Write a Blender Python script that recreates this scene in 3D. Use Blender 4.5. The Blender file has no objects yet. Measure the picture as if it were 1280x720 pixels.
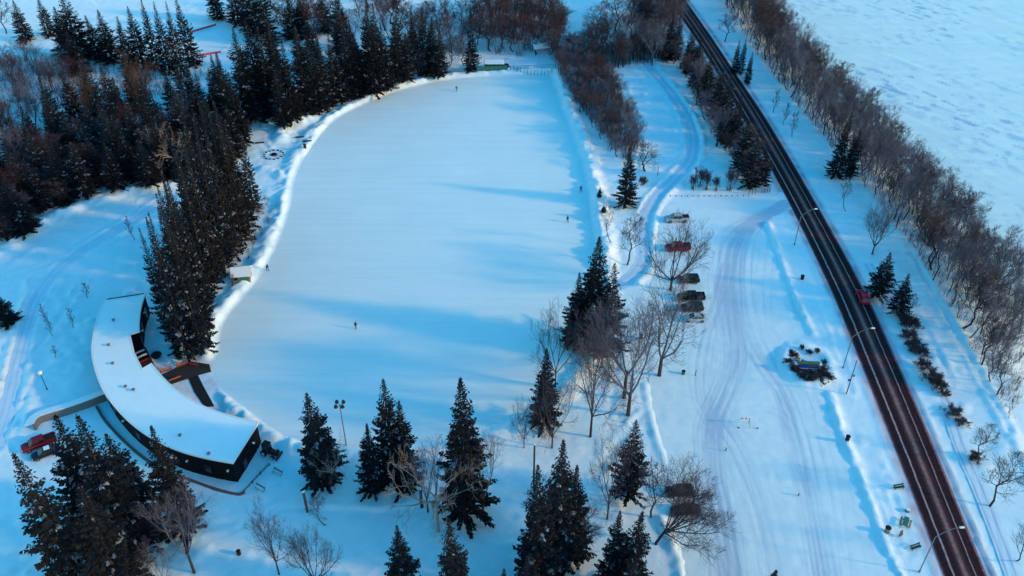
import bpy, math, random
import numpy as np
from mathutils import Vector, Matrix

# ------------------------------------------------------------------ basics
random.seed(7)
rng = np.random.default_rng(7)
scene = bpy.context.scene
COL = scene.collection
R = math.radians
FPX, PITCH, CAMH = 1142.0, R(38.2), 122.0          # focal length in 1280-wide pixels, pitch below horizon, height
CS, SN = math.cos(PITCH), math.sin(PITCH)
NADIR = 360 + FPX / math.tan(PITCH)


def G(px, py, z=0.0):
    """a point of the survey picture on the level z"""
    u, v = (px - 640) / FPX, (py - 360) / FPX
    dy, dz = CS - v * SN, -SN - v * CS
    t = (CAMH - z) / -dz
    return (u * t, dy * t, z)


def GL(pts, z=0.0):
    return [G(a, b, z)[:2] for a, b in pts]


def pxscale(py):
    return CS * (py - 360 + FPX * math.tan(PITCH)) / CAMH


def htop(y, ty):
    v = (ty - 360) / FPX
    return CAMH - y * (SN + v * CS) / (CS - v * SN)


def tag(o, label=None, cat=None, group=None, kind=None):
    if label: o['label'] = label
    if cat: o['category'] = cat
    if group: o['group'] = group
    if kind: o['kind'] = kind
    return o


def empty(name, loc, rz=0.0, label=None, cat=None, group=None):
    o = bpy.data.objects.new(name, None)
    COL.objects.link(o)
    o.empty_display_size = 0.3
    o.location = loc
    o.rotation_euler = (0, 0, rz)
    return tag(o, label, cat, group)


# ------------------------------------------------------------------ noise
def _hash(ix, iy, seed):
    n = (ix.astype(np.int64) * 374761393 + iy.astype(np.int64) * 668265263 + seed * 974634721) & 0x7fffffff
    n = ((n ^ (n >> 13)) * 1274126177) & 0x7fffffff
    n = n ^ (n >> 16)
    return (n & 0xffff) / 65535.0


def vn(x, y, s, seed=0):
    x = np.asarray(x, float) / s; y = np.asarray(y, float) / s
    ix, iy = np.floor(x), np.floor(y)
    fx, fy = x - ix, y - iy
    fx = fx * fx * (3 - 2 * fx); fy = fy * fy * (3 - 2 * fy)
    a = _hash(ix, iy, seed); b = _hash(ix + 1, iy, seed)
    c = _hash(ix, iy + 1, seed); d = _hash(ix + 1, iy + 1, seed)
    return (a * (1 - fx) + b * fx) * (1 - fy) + (c * (1 - fx) + d * fx) * fy


def sst(a, b, x):
    t = np.clip((x - a) / (b - a), 0, 1)
    return t * t * (3 - 2 * t)


def dpoly(X, Y, pts, closed=False):
    """distance to a polyline"""
    d = np.full(X.shape, 1e9)
    n = len(pts)
    for i in range(n if closed else n - 1):
        (ax, ay), (bx, by) = pts[i], pts[(i + 1) % n]
        ex, ey = bx - ax, by - ay
        l2 = ex * ex + ey * ey + 1e-9
        t = np.clip(((X - ax) * ex + (Y - ay) * ey) / l2, 0, 1)
        d = np.minimum(d, (X - ax - t * ex) ** 2 + (Y - ay - t * ey) ** 2)
    return np.sqrt(d)


def inside(X, Y, pts):
    r = np.zeros(X.shape, bool)
    n = len(pts)
    for i in range(n):
        (ax, ay), (bx, by) = pts[i], pts[(i + 1) % n]
        if ay == by: continue
        c = ((ay > Y) != (by > Y)) & (X < (bx - ax) * (Y - ay) / (by - ay) + ax)
        r ^= c
    return r


def sdf(X, Y, pts):
    d = dpoly(X, Y, pts, True)
    return np.where(inside(X, Y, pts), -d, d)


def smooth(pts, n=6, closed=False):
    """Catmull-Rom"""
    P = [np.array(p, float) for p in pts]
    out = []
    m = len(P)
    for i in range(m if closed else m - 1):
        p0 = P[(i - 1) % m] if closed or i > 0 else P[i]
        p1, p2 = P[i], P[(i + 1) % m]
        p3 = P[(i + 2) % m] if closed or i + 2 < m else P[(i + 1) % m]
        for k in range(n):
            t = k / n
            out.append(tuple(0.5 * (2 * p1 + (p2 - p0) * t + (2 * p0 - 5 * p1 + 4 * p2 - p3) * t * t + (3 * p1 - p0 - 3 * p2 + p3) * t ** 3)))
    if not closed: out.append(tuple(P[-1]))
    return out


# ------------------------------------------------------------------ materials
def new_mat(name):
    m = bpy.data.materials.new(name)
    m.use_nodes = True
    nt = m.node_tree
    return m, nt, nt.nodes['Principled BSDF']


def mat(name, col, rough=0.7, var=0.25, scale=3.0, metal=0.0, bump=0.0, spec=0.3, objvar=0.0):
    m, nt, p = new_mat(name)
    N, L = nt.nodes, nt.links
    tc = N.new('ShaderNodeTexCoord')
    no = N.new('ShaderNodeTexNoise'); no.inputs['Scale'].default_value = scale; no.inputs['Detail'].default_value = 4
    L.new(tc.outputs['Object'], no.inputs['Vector'])
    mx = N.new('ShaderNodeMix'); mx.data_type = 'RGBA'
    mx.inputs[6].default_value = (*[c * (1 - var) for c in col], 1)
    mx.inputs[7].default_value = (*[min(1, c * (1 + var)) for c in col], 1)
    L.new(no.outputs['Fac'], mx.inputs[0])
    out = mx.outputs[2]
    if objvar:
        oi = N.new('ShaderNodeObjectInfo')
        mr = N.new('ShaderNodeMapRange'); mr.inputs[3].default_value = 1 - objvar; mr.inputs[4].default_value = 1 + objvar
        L.new(oi.outputs['Random'], mr.inputs[0])
        hs = N.new('ShaderNodeHueSaturation'); L.new(mr.outputs[0], hs.inputs['Value']); L.new(out, hs.inputs['Color'])
        out = hs.outputs[0]
    L.new(out, p.inputs['Base Color'])
    p.inputs['Roughness'].default_value = rough
    p.inputs['Metallic'].default_value = metal
    p.inputs['Specular IOR Level'].default_value = spec
    if bump:
        b = N.new('ShaderNodeBump'); b.inputs['Strength'].default_value = bump; b.inputs['Distance'].default_value = 0.05
        L.new(no.outputs['Fac'], b.inputs['Height']); L.new(b.outputs[0], p.inputs['Normal'])
    return m


SNOW = (0.76, 0.88, 0.95)


def snow_mat(name, col=SNOW, bumpd=0.06, fine=1.6, attr=None, tint=(0.34, 0.16, 0.24), streak=None, rough=0.65, grain=1.8, lo=0.91):
    m, nt, p = new_mat(name)
    N, L = nt.nodes, nt.links
    tc = N.new('ShaderNodeTexCoord')
    n1 = N.new('ShaderNodeTexNoise'); n1.inputs['Scale'].default_value = 0.09; n1.inputs['Detail'].default_value = 5
    n2 = N.new('ShaderNodeTexNoise'); n2.inputs['Scale'].default_value = fine; n2.inputs['Detail'].default_value = 6; n2.inputs['Roughness'].default_value = 0.65
    L.new(tc.outputs['Object'], n1.inputs['Vector']); L.new(tc.outputs['Object'], n2.inputs['Vector'])
    mx = N.new('ShaderNodeMix'); mx.data_type = 'RGBA'
    mx.inputs[6].default_value = (col[0] * (lo - 0.05), col[1] * lo, col[2] * (lo + 0.03), 1)
    mx.inputs[7].default_value = (*[min(1, c * 1.05) for c in col], 1)
    n4 = N.new('ShaderNodeTexNoise'); n4.inputs['Scale'].default_value = 0.42; n4.inputs['Detail'].default_value = 7; n4.inputs['Roughness'].default_value = 0.62
    L.new(tc.outputs['Object'], n4.inputs['Vector'])
    mm = N.new('ShaderNodeMath'); mm.operation = 'MULTIPLY_ADD'; L.new(n4.outputs['Fac'], mm.inputs[0]); mm.inputs[1].default_value = grain; 
    m0 = N.new('ShaderNodeMath'); m0.operation = 'SUBTRACT'; L.new(n1.outputs['Fac'], m0.inputs[0]); m0.inputs[1].default_value = grain * 0.5
    L.new(m0.outputs[0], mm.inputs[2])
    L.new(mm.outputs[0], mx.inputs[0])
    out = mx.outputs[2]
    if attr:
        at = N.new('ShaderNodeAttribute'); at.attribute_name = attr
        mt = N.new('ShaderNodeMix'); mt.data_type = 'RGBA'
        L.new(at.outputs['Fac'], mt.inputs[0]); L.new(out, mt.inputs[6]); mt.inputs[7].default_value = (*tint, 1)
        out = mt.outputs[2]
    if streak:
        mps = N.new('ShaderNodeMapping'); mps.inputs['Rotation'].default_value = (0, 0, streak[0]); mps.inputs['Scale'].default_value = (streak[1] * .7, streak[2] * .55, 1)
        L.new(tc.outputs['Object'], mps.inputs['Vector'])
        ns = N.new('ShaderNodeTexNoise'); ns.inputs['Scale'].default_value = 1.0; ns.inputs['Detail'].default_value = 6; ns.inputs['Roughness'].default_value = 0.7
        L.new(mps.outputs[0], ns.inputs['Vector'])
        cr = N.new('ShaderNodeMapRange'); cr.inputs[1].default_value = 0.35; cr.inputs[2].default_value = 0.65; cr.inputs[3].default_value = 0.95; cr.inputs[4].default_value = 1.02
        L.new(ns.outputs['Fac'], cr.inputs[0])
        hv = N.new('ShaderNodeHueSaturation'); L.new(cr.outputs[0], hv.inputs['Value']); L.new(out, hv.inputs['Color'])
        out = hv.outputs[0]
    L.new(out, p.inputs['Base Color'])
    p.inputs['Roughness'].default_value = rough
    p.inputs['Specular IOR Level'].default_value = 0.25
    b = N.new('ShaderNodeBump'); b.inputs['Strength'].default_value = 0.6; b.inputs['Distance'].default_value = bumpd
    h = n2.outputs['Fac']
    if streak:                                   # wind drifts or scrape lines along one direction
        mp = N.new('ShaderNodeMapping'); mp.inputs['Rotation'].default_value = (0, 0, streak[0]); mp.inputs['Scale'].default_value = (streak[1], streak[2], 1)
        L.new(tc.outputs['Object'], mp.inputs['Vector'])
        n3 = N.new('ShaderNodeTexNoise'); n3.inputs['Scale'].default_value = 1.0; n3.inputs['Detail'].default_value = 5
        L.new(mp.outputs[0], n3.inputs['Vector'])
        ad = N.new('ShaderNodeMath'); ad.operation = 'MULTIPLY_ADD'
        L.new(n3.outputs['Fac'], ad.inputs[0]); ad.inputs[1].default_value = streak[3]; L.new(h, ad.inputs[2])
        h = ad.outputs[0]
    L.new(h, b.inputs['Height']); L.new(b.outputs[0], p.inputs['Normal'])
    return m


M = {}
M['snow'] = snow_mat('snow_field', attr='tint', bumpd=0.13, fine=1.1)
M['lot'] = snow_mat('packed_snow', col=(0.75, 0.86, 0.91), attr='track', tint=(0.46, 0.57, 0.71), bumpd=0.04, fine=2.2)
M['path'] = snow_mat('path_snow', col=(0.68, 0.80, 0.92), attr='track', tint=(0.45, 0.55, 0.72), bumpd=0.05, fine=2.0)
M['ice'] = snow_mat('rink_ice', col=(0.74, 0.845, 0.875), bumpd=0.012, fine=0.7, rough=0.42, streak=(R(12), 0.05, 1.2, 0.7), grain=0.6, lo=0.95)
M['river'] = snow_mat('river_snow', col=(0.70, 0.87, 0.90), bumpd=0.03, fine=0.8, grain=0.9, lo=0.95, attr='tint', tint=(0.30, 0.50, 0.72), streak=(R(-52), 0.07, 0.5, 1.6))
M['roofsnow'] = snow_mat('roof_snow', col=(0.78, 0.89, 0.96), bumpd=0.10, fine=0.35, grain=1.0, lo=0.94)
M['snowcap'] = mat('snow_cap', (0.76, 0.84, 0.92), 0.7, 0.06, 2.0)
M['needle'] = mat('spruce_needles', (0.0085, 0.0125, 0.020), 0.75, 0.6, 0.5, objvar=0.3, spec=0.15)
M['needle2'] = mat('spruce_needles_brown', (0.0145, 0.0150, 0.0195), 0.75, 0.5, 0.6, objvar=0.3, spec=0.15)
M['needlesnow'] = mat('snow_on_needles', (0.20, 0.25, 0.34), 0.8, 0.4, 2.0)
M['bark'] = mat('spruce_bark', (0.060, 0.042, 0.036), 0.9, 0.4, 4.0, bump=0.4)
M['bark_grey'] = mat('grey_bark', (0.060, 0.050, 0.055), 0.9, 0.45, 3.0, objvar=0.3)
M['bark_dark'] = mat('dark_bark', (0.026, 0.020, 0.026), 0.9, 0.4, 3.0, objvar=0.3)
M['bark_pale'] = mat('pale_bark', (0.30, 0.27, 0.27), 0.85, 0.4, 2.0)
M['twig_grey'] = mat('grey_twigs', (0.066, 0.058, 0.082), 0.9, 0.35, 1.0, objvar=0.3)
M['twig_lav'] = mat('grey_purple_twigs', (0.112, 0.115, 0.165), 0.9, 0.35, 1.0, objvar=0.3)
M['twig_brown'] = mat('brown_twigs', (0.072, 0.050, 0.062), 0.9, 0.4, 0.7, objvar=0.3)
M['twig_tan'] = mat('tan_twigs', (0.135, 0.078, 0.055), 0.9, 0.35, 0.7, objvar=0.2)
M['twig_red'] = mat('red_twigs', (0.080, 0.036, 0.046), 0.9, 0.35, 0.7, objvar=0.2)
M['twig_pale'] = mat('pale_twigs', (0.26, 0.23, 0.23), 0.9, 0.35, 1.0)
M['wood'] = mat('weathered_wood', (0.10, 0.075, 0.065), 0.85, 0.4, 5.0)
M['wood_dark'] = mat('dark_deck_wood', (0.035, 0.028, 0.032), 0.8, 0.4, 5.0)
M['wood_orange'] = mat('orange_wood', (0.42, 0.12, 0.045), 0.7, 0.3, 4.0)
M['paint_red'] = mat('red_paint', (0.33, 0.012, 0.022), 0.5, 0.2, 4.0)
M['concrete'] = mat('concrete', (0.17, 0.17, 0.18), 0.9, 0.25, 2.5)
M['dirtystone'] = mat('edging_stone', (0.12, 0.095, 0.10), 0.9, 0.35, 3.0)
M['cladding'] = mat('dark_metal_cladding', (0.005, 0.005, 0.009), 0.7, 0.3, 1.5, spec=0.08)
M['white'] = mat('white_trim', (0.78, 0.80, 0.82), 0.5, 0.05, 3.0)
M['glass'] = mat('dark_glass', (0.010, 0.013, 0.018), 0.12, 0.2, 2.0, spec=0.6)
M['rubber'] = mat('black_rubber', (0.012, 0.012, 0.013), 0.85, 0.3, 8.0)
M['steel'] = mat('galvanised_steel', (0.22, 0.22, 0.24), 0.45, 0.2, 6.0, metal=0.6)
M['darksteel'] = mat('dark_steel', (0.035, 0.035, 0.042), 0.5, 0.3, 6.0, metal=0.3)
M['green'] = mat('green_paint', (0.035, 0.16, 0.13), 0.6, 0.25, 4.0)
M['green_dark'] = mat('dark_green_paint', (0.02, 0.055, 0.045), 0.6, 0.3, 4.0)
M['tan'] = mat('tan_boards', (0.32, 0.22, 0.15), 0.8, 0.25, 4.0)
M['globe'] = mat('lamp_globe', (0.82, 0.80, 0.76), 0.3, 0.03, 3.0)
M['blue'] = mat('blue_sign_paint', (0.012, 0.055, 0.32), 0.5, 0.2, 3.0)
M['signgreen'] = mat('green_sign_paint', (0.06, 0.13, 0.055), 0.5, 0.25, 3.0)
M['pink'] = mat('red_snow_fence', (0.55, 0.06, 0.12), 0.6, 0.2, 4.0)
M['lightred'] = mat('red_lamp_lens', (0.40, 0.01, 0.01), 0.3, 0.1, 3.0)
M['lens'] = mat('clear_lamp_lens', (0.55, 0.56, 0.58), 0.2, 0.1, 3.0)
M['chrome'] = mat('bright_metal', (0.55, 0.55, 0.57), 0.3, 0.1, 3.0, metal=0.9)


def carpaint(name, col):
    return mat(name, col, 0.18, 0.12, 1.2, metal=0.0, spec=0.30)


# ------------------------------------------------------------------ mesh builder
class MB:
    def __init__(s):
        s.v, s.f, s.m = [], [], []

    def add(s, vs, fs, mi=0):
        o = len(s.v)
        s.v.extend([tuple(v) for v in vs])
        s.f.extend([tuple(i + o for i in f) for f in fs])
        s.m.extend([mi] * len(fs))
        return s

    def box(s, c, d, rz=0.0, mi=0, taper=1.0, rx=0.0):
        x, y, z = d[0] / 2, d[1] / 2, d[2] / 2
        vs = [(-x, -y, -z), (x, -y, -z), (x, y, -z), (-x, y, -z), (-x * taper, -y * taper, z), (x * taper, -y * taper, z), (x * taper, y * taper, z), (-x * taper, y * taper, z)]
        mtx = Matrix.Translation(c) @ Matrix.Rotation(rz, 4, 'Z') @ Matrix.Rotation(rx, 4, 'X')
        vs = [mtx @ Vector(v) for v in vs]
        return s.add(vs, [(0, 3, 2, 1), (4, 5, 6, 7), (0, 1, 5, 4), (1, 2, 6, 5), (2, 3, 7, 6), (3, 0, 4, 7)], mi)

    def tube(s, pts, rs, n=8, mi=0, cap=True):
        rings = []
        pts = [Vector(p) for p in pts]
        if not hasattr(rs, '__len__'): rs = [rs] * len(pts)
        vs, fs = [], []
        for i, p in enumerate(pts):
            d = (pts[min(i + 1, len(pts) - 1)] - pts[max(i - 1, 0)]).normalized()
            a = d.cross(Vector((0.31, 0.95, 0.05)) if abs(d.z) > 0.9 else Vector((0, 0, 1))).normalized()
            b = d.cross(a)
            for k in range(n):
                t = 2 * math.pi * k / n
                vs.append(p + (a * math.cos(t) + b * math.sin(t)) * rs[i])
        for i in range(len(pts) - 1):
            for k in range(n):
                fs.append((i * n + k, i * n + (k + 1) % n, (i + 1) * n + (k + 1) % n, (i + 1) * n + k))
        if cap:
            fs.append(tuple(range(n - 1, -1, -1)))
            fs.append(tuple((len(pts) - 1) * n + k for k in range(n)))
        return s.add(vs, fs, mi)

    def prism(s, poly, z0, z1, mi=0, bottom=True):
        n = len(poly)
        ar = sum(poly[i][0] * poly[(i + 1) % n][1] - poly[(i + 1) % n][0] * poly[i][1] for i in range(n))
        if ar < 0: poly = poly[::-1]
        vs = [(x, y, z0) for x, y in poly] + [(x, y, z1) for x, y in poly]
        fs = [(i, (i + 1) % n, (i + 1) % n + n, i + n) for i in range(n)]
        fs.append(tuple(range(n, 2 * n)))
        if bottom: fs.append(tuple(range(n - 1, -1, -1)))
        return s.add(vs, fs, mi)

    def ball(s, c, r, mi=0, nu=10, nv=6, zs=1.0):
        vs, fs = [], []
        for j in range(nv + 1):
            t = math.pi * j / nv
            for i in range(nu):
                a = 2 * math.pi * i / nu
                vs.append((c[0] + r * math.sin(t) * math.cos(a), c[1] + r * math.sin(t) * math.sin(a), c[2] + zs * r * math.cos(t)))
        for j in range(nv):
            for i in range(nu):
                fs.append((j * nu + i, (j + 1) * nu + i, (j + 1) * nu + (i + 1) % nu, j * nu + (i + 1) % nu))
        return s.add(vs, fs, mi)

    def loft(s, secs, mi=0):
        n = len(secs[0]); vs = [p for q in secs for p in q]; fs = []
        for i in range(len(secs) - 1):
            for k in range(n):
                fs.append((i * n + k, i * n + (k + 1) % n, (i + 1) * n + (k + 1) % n, (i + 1) * n + k))
        fs.append(tuple(range(n - 1, -1, -1)))
        fs.append(tuple((len(secs) - 1) * n + k for k in range(n)))
        return s.add(vs, fs, mi)

    def mesh(s, name, mats, bevel=0.0, smoothf=False):
        me = bpy.data.meshes.new(name)
        me.from_pydata(s.v, [], s.f)
        if not isinstance(mats, (list, tuple)): mats = [mats]
        for m in mats: me.materials.append(m)
        if len(mats) > 1: me.polygons.foreach_set('material_index', s.m)
        if smoothf: me.polygons.foreach_set('use_smooth', [True] * len(s.f))
        me.update()
        return me

    def build(s, name, mats, parent=None, bevel=0.0, smoothf=False, loc=None):
        o = bpy.data.objects.new(name, s.mesh(name, mats, bevel, smoothf))
        COL.objects.link(o)
        if parent: o.parent = parent
        if loc: o.location = loc
        if bevel:
            b = o.modifiers.new('soft_edges', 'BEVEL'); b.width = bevel; b.segments = 2; b.limit_method = 'ANGLE'
        return o


def np_mesh(name, V, F, mats, mi=None, smoothf=False):
    """numpy verts + quads (n,4)"""
    me = bpy.data.meshes.new(name)
    V = np.asarray(V, np.float32); F = np.asarray(F, np.int32)
    me.vertices.add(len(V)); me.vertices.foreach_set('co', V.ravel())
    k = F.shape[1]
    me.loops.add(F.size); me.loops.foreach_set('vertex_index', F.ravel())
    me.polygons.add(len(F))
    me.polygons.foreach_set('loop_start', np.arange(0, F.size, k, dtype=np.int32))
    for m in (mats if isinstance(mats, (list, tuple)) else [mats]): me.materials.append(m)
    if mi is not None: me.polygons.foreach_set('material_index', np.asarray(mi, np.int32))
    if smoothf: me.polygons.foreach_set('use_smooth', np.ones(len(F), bool))
    me.update(calc_edges=True)
    return me


def link(name, me, parent=None):
    o = bpy.data.objects.new(name, me)
    COL.objects.link(o)
    if parent: o.parent = parent
    return o


def set_attr(me, name, vals):
    a = me.attributes.new(name, 'FLOAT', 'POINT')
    a.data.foreach_set('value', np.asarray(vals, np.float32))


# ------------------------------------------------------------------ plan of the place (survey outlines)
RINK = smooth(GL([(262, 463), (271, 438), (275, 410), (288, 388), (306, 368), (328, 338), (347, 300), (360, 262), (366, 228), (376, 202), (392, 177),
                  (410, 156), (432, 141), (462, 127), (502, 112), (545, 102), (585, 97), (640, 94), (684, 94), (694, 112), (704, 138), (716, 170), (728, 205),
                  (736, 240), (742, 285), (748, 330), (745, 390), (730, 440), (700, 480), (668, 505), (630, 528), (570, 548), (490, 560), (410, 560),
                  (352, 545), (305, 512), (275, 488)]), 4, True)
LOT = smooth(GL([(822, 268), (836, 254), (870, 250), (930, 252), (962, 246), (978, 240), (990, 262), (962, 276), (964, 296), (990, 365), (1008, 418), (985, 428), (974, 445), (980, 470),
                 (1000, 486), (1032, 492), (1048, 540), (1072, 600), (1096, 670), (1122, 750), (870, 760), (852, 705), (838, 640), (832, 580),
                 (818, 530), (810, 470), (814, 420), (812, 360), (816, 320)]), 3, True)
ROAD_L = [(812, -30), (835, 0), (868, 47), (896, 92), (932, 155), (984, 250), (1037, 360), (1074, 450), (1110, 540), (1145, 630), (1179, 720), (1199, 770)]
ROAD_R = [(836, -30), (857, 0), (890, 47), (920, 92), (962, 155), (1022, 257), (1079, 360), (1121, 450), (1160, 540), (1197, 630), (1234, 720), (1256, 770)]
RL, RR = smooth(GL(ROAD_L), 8), smooth(GL(ROAD_R), 8)
ROADC = [((a[0] + b[0]) / 2, (a[1] + b[1]) / 2) for a, b in zip(RL, RR)]
PATH_C = smooth(GL([(792, 55), (808, 80), (836, 112), (858, 145), (867, 175), (862, 202), (842, 224), (820, 246), (806, 270), (803, 300), (804, 325), (790, 345), (772, 356)]), 6)
VERGE_PATH = smooth(GL([(1085, 330), (1130, 400), (1175, 490), (1200, 560), (1222, 610), (1250, 680), (1275, 750)]), 6)
WOOD_NEAR = smooth(GL([(850, -50), (885, 0), (955, 100), (1030, 192), (1084, 252), (1145, 335), (1200, 430), (1252, 530), (1290, 610), (1350, 740)]), 4)
ROOFZ = 5.3
OUT_PX = [(131, 373), (122, 394), (116, 418), (114, 440), (119, 465), (129, 489), (146, 512), (168, 533), (195, 551), (225, 564), (258, 573), (291, 579)]
INN_PX = [(183, 365), (177, 382), (174.5, 400), (174.5, 414), (163, 418), (168, 440), (178, 460), (189.5, 453.5), (203, 470), (222, 488), (245, 502), (270, 513), (297, 521), (324, 527)]
ROOF_OUT = smooth([G(a, b, ROOFZ)[:2] for a, b in OUT_PX], 4)
_i = [G(a, b, ROOFZ)[:2] for a, b in INN_PX]
ROOF_IN = smooth(_i[:4], 4) + _i[4:7] + smooth(_i[7:], 4)
BLDG = ROOF_OUT + ROOF_IN[::-1]

RIDGES = [  # outline, height, half width
    ([(960, 280), (974, 318), (993, 370), (1016, 418)], 0.78, 0.8),
    ([(1037, 494), (1052, 540), (1077, 600), (1103, 670), (1130, 745)], 0.72, 0.85),
    ([(806, 482), (815, 530), (830, 578)], 0.35, 0.7),
    ([(826, 650), (842, 688), (858, 745)], 0.55, 0.9),
    ([(793, 70), (832, 118), (851, 158), (855, 188), (841, 213), (812, 243), (795, 268)], 0.45, 0.9),
    ([(812, 70), (850, 118), (873, 158), (880, 185), (870, 212), (842, 238), (824, 258), (815, 300), (814, 335), (798, 354)], 0.6, 0.9),
    ([(-30, 338), (0, 318), (50, 282), (110, 254), (170, 238), (232, 230)], 1.1, 2.2),
    ([(36, 352), (22, 420), (4, 475), (-20, 520)], 0.5, 1.2),
    ([(40, 458), (38, 500), (30, 540)], 0.6, 1.0),
    ([(352, 174), (362, 158), (392, 150)], 1.6, 2.0),
    ([(330, 212), (345, 216), (352, 222)], 1.0, 1.4),
    ([(380, 195), (392, 172), (404, 158)], 0.8, 1.2),
    ([(740, 225), (744, 255), (752, 290), (758, 330)], 0.9, 1.7),
    ([(1022, 260), (1084, 362), (1126, 450), (1166, 540), (1203, 630), (1242, 720)], 0.25, 0.8),
    ([(982, 262), (1032, 362), (1070, 450), (1104, 540), (1140, 630), (1174, 722)], 0.2, 0.7),
    ([(905, 20), (965, 98), (1036, 186), (1088, 246), (1150, 330), (1205, 425), (1255, 525), (1292, 605)], 0.5, 1.6),
    ([(265, 475), (285, 497), (310, 520), (345, 545), (375, 560)], 1.0, 2.6),
    ([(225, 600), (300, 625), (420, 634), (500, 632), (540, 610)], 0.25, 0.7),
    ([(620, 690), (680, 660)], 0.4, 0.8),
    ([(1000, 510), (1022, 500), (1034, 510)], 0.5, 1.2),
]
RIDGES = [(smooth(GL(p), 4), h, w) for p, h, w in RIDGES]
FIELD_PATH = smooth(GL([(-8, 560), (10, 505), (22, 452), (34, 408), (47, 372), (72, 338), (118, 304), (172, 272), (212, 246)]), 6)
PATIO = GL([(165, 438), (192, 436), (206, 462), (238, 449), (262, 453), (267, 470), (276, 512), (250, 512), (236, 488), (205, 482)])
GROOVES = [smooth(GL(p), 5) for p in [
    [(-10, 500), (30, 455), (62, 415), (92, 372), (112, 340)], [(8, 540), (30, 500), (52, 470), (85, 452), (118, 448)], [(0, 420), (40, 385), (90, 345), (150, 300), (205, 262)], [(0, 350), (60, 330), (130, 300), (180, 250)],
    [(300, 660), (360, 636), (430, 640), (500, 640), (545, 628), (580, 600)], [(180, 700), (260, 660), (330, 650)], [(345, 600), (372, 620), (382, 648)], [(470, 720), (500, 690), (560, 680), (640, 690)],
    [(700, 640), (740, 600), (770, 560), (800, 520)], [(760, 380), (775, 420), (770, 470), (760, 520)], [(1030, 480), (1060, 560), (1100, 650), (1120, 720)], [(1010, 330), (1030, 380), (1048, 430), (1062, 490)],
    [(1116, 620), (1128, 650), (1140, 690)], [(845, 235), (880, 243), (920, 245), (960, 243)], [(330, 180), (345, 194), (372, 186), (392, 172)], [(30, 600), (15, 560), (-10, 540)], [(780, 110), (800, 160), (795, 215), (770, 262)],
    [(1130, 300), (1180, 390), (1230, 480), (1262, 540)], [(1096, 300), (1120, 345), (1160, 420), (1190, 480)]]]
ISLE = G(1009, 456)[:2]


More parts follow.
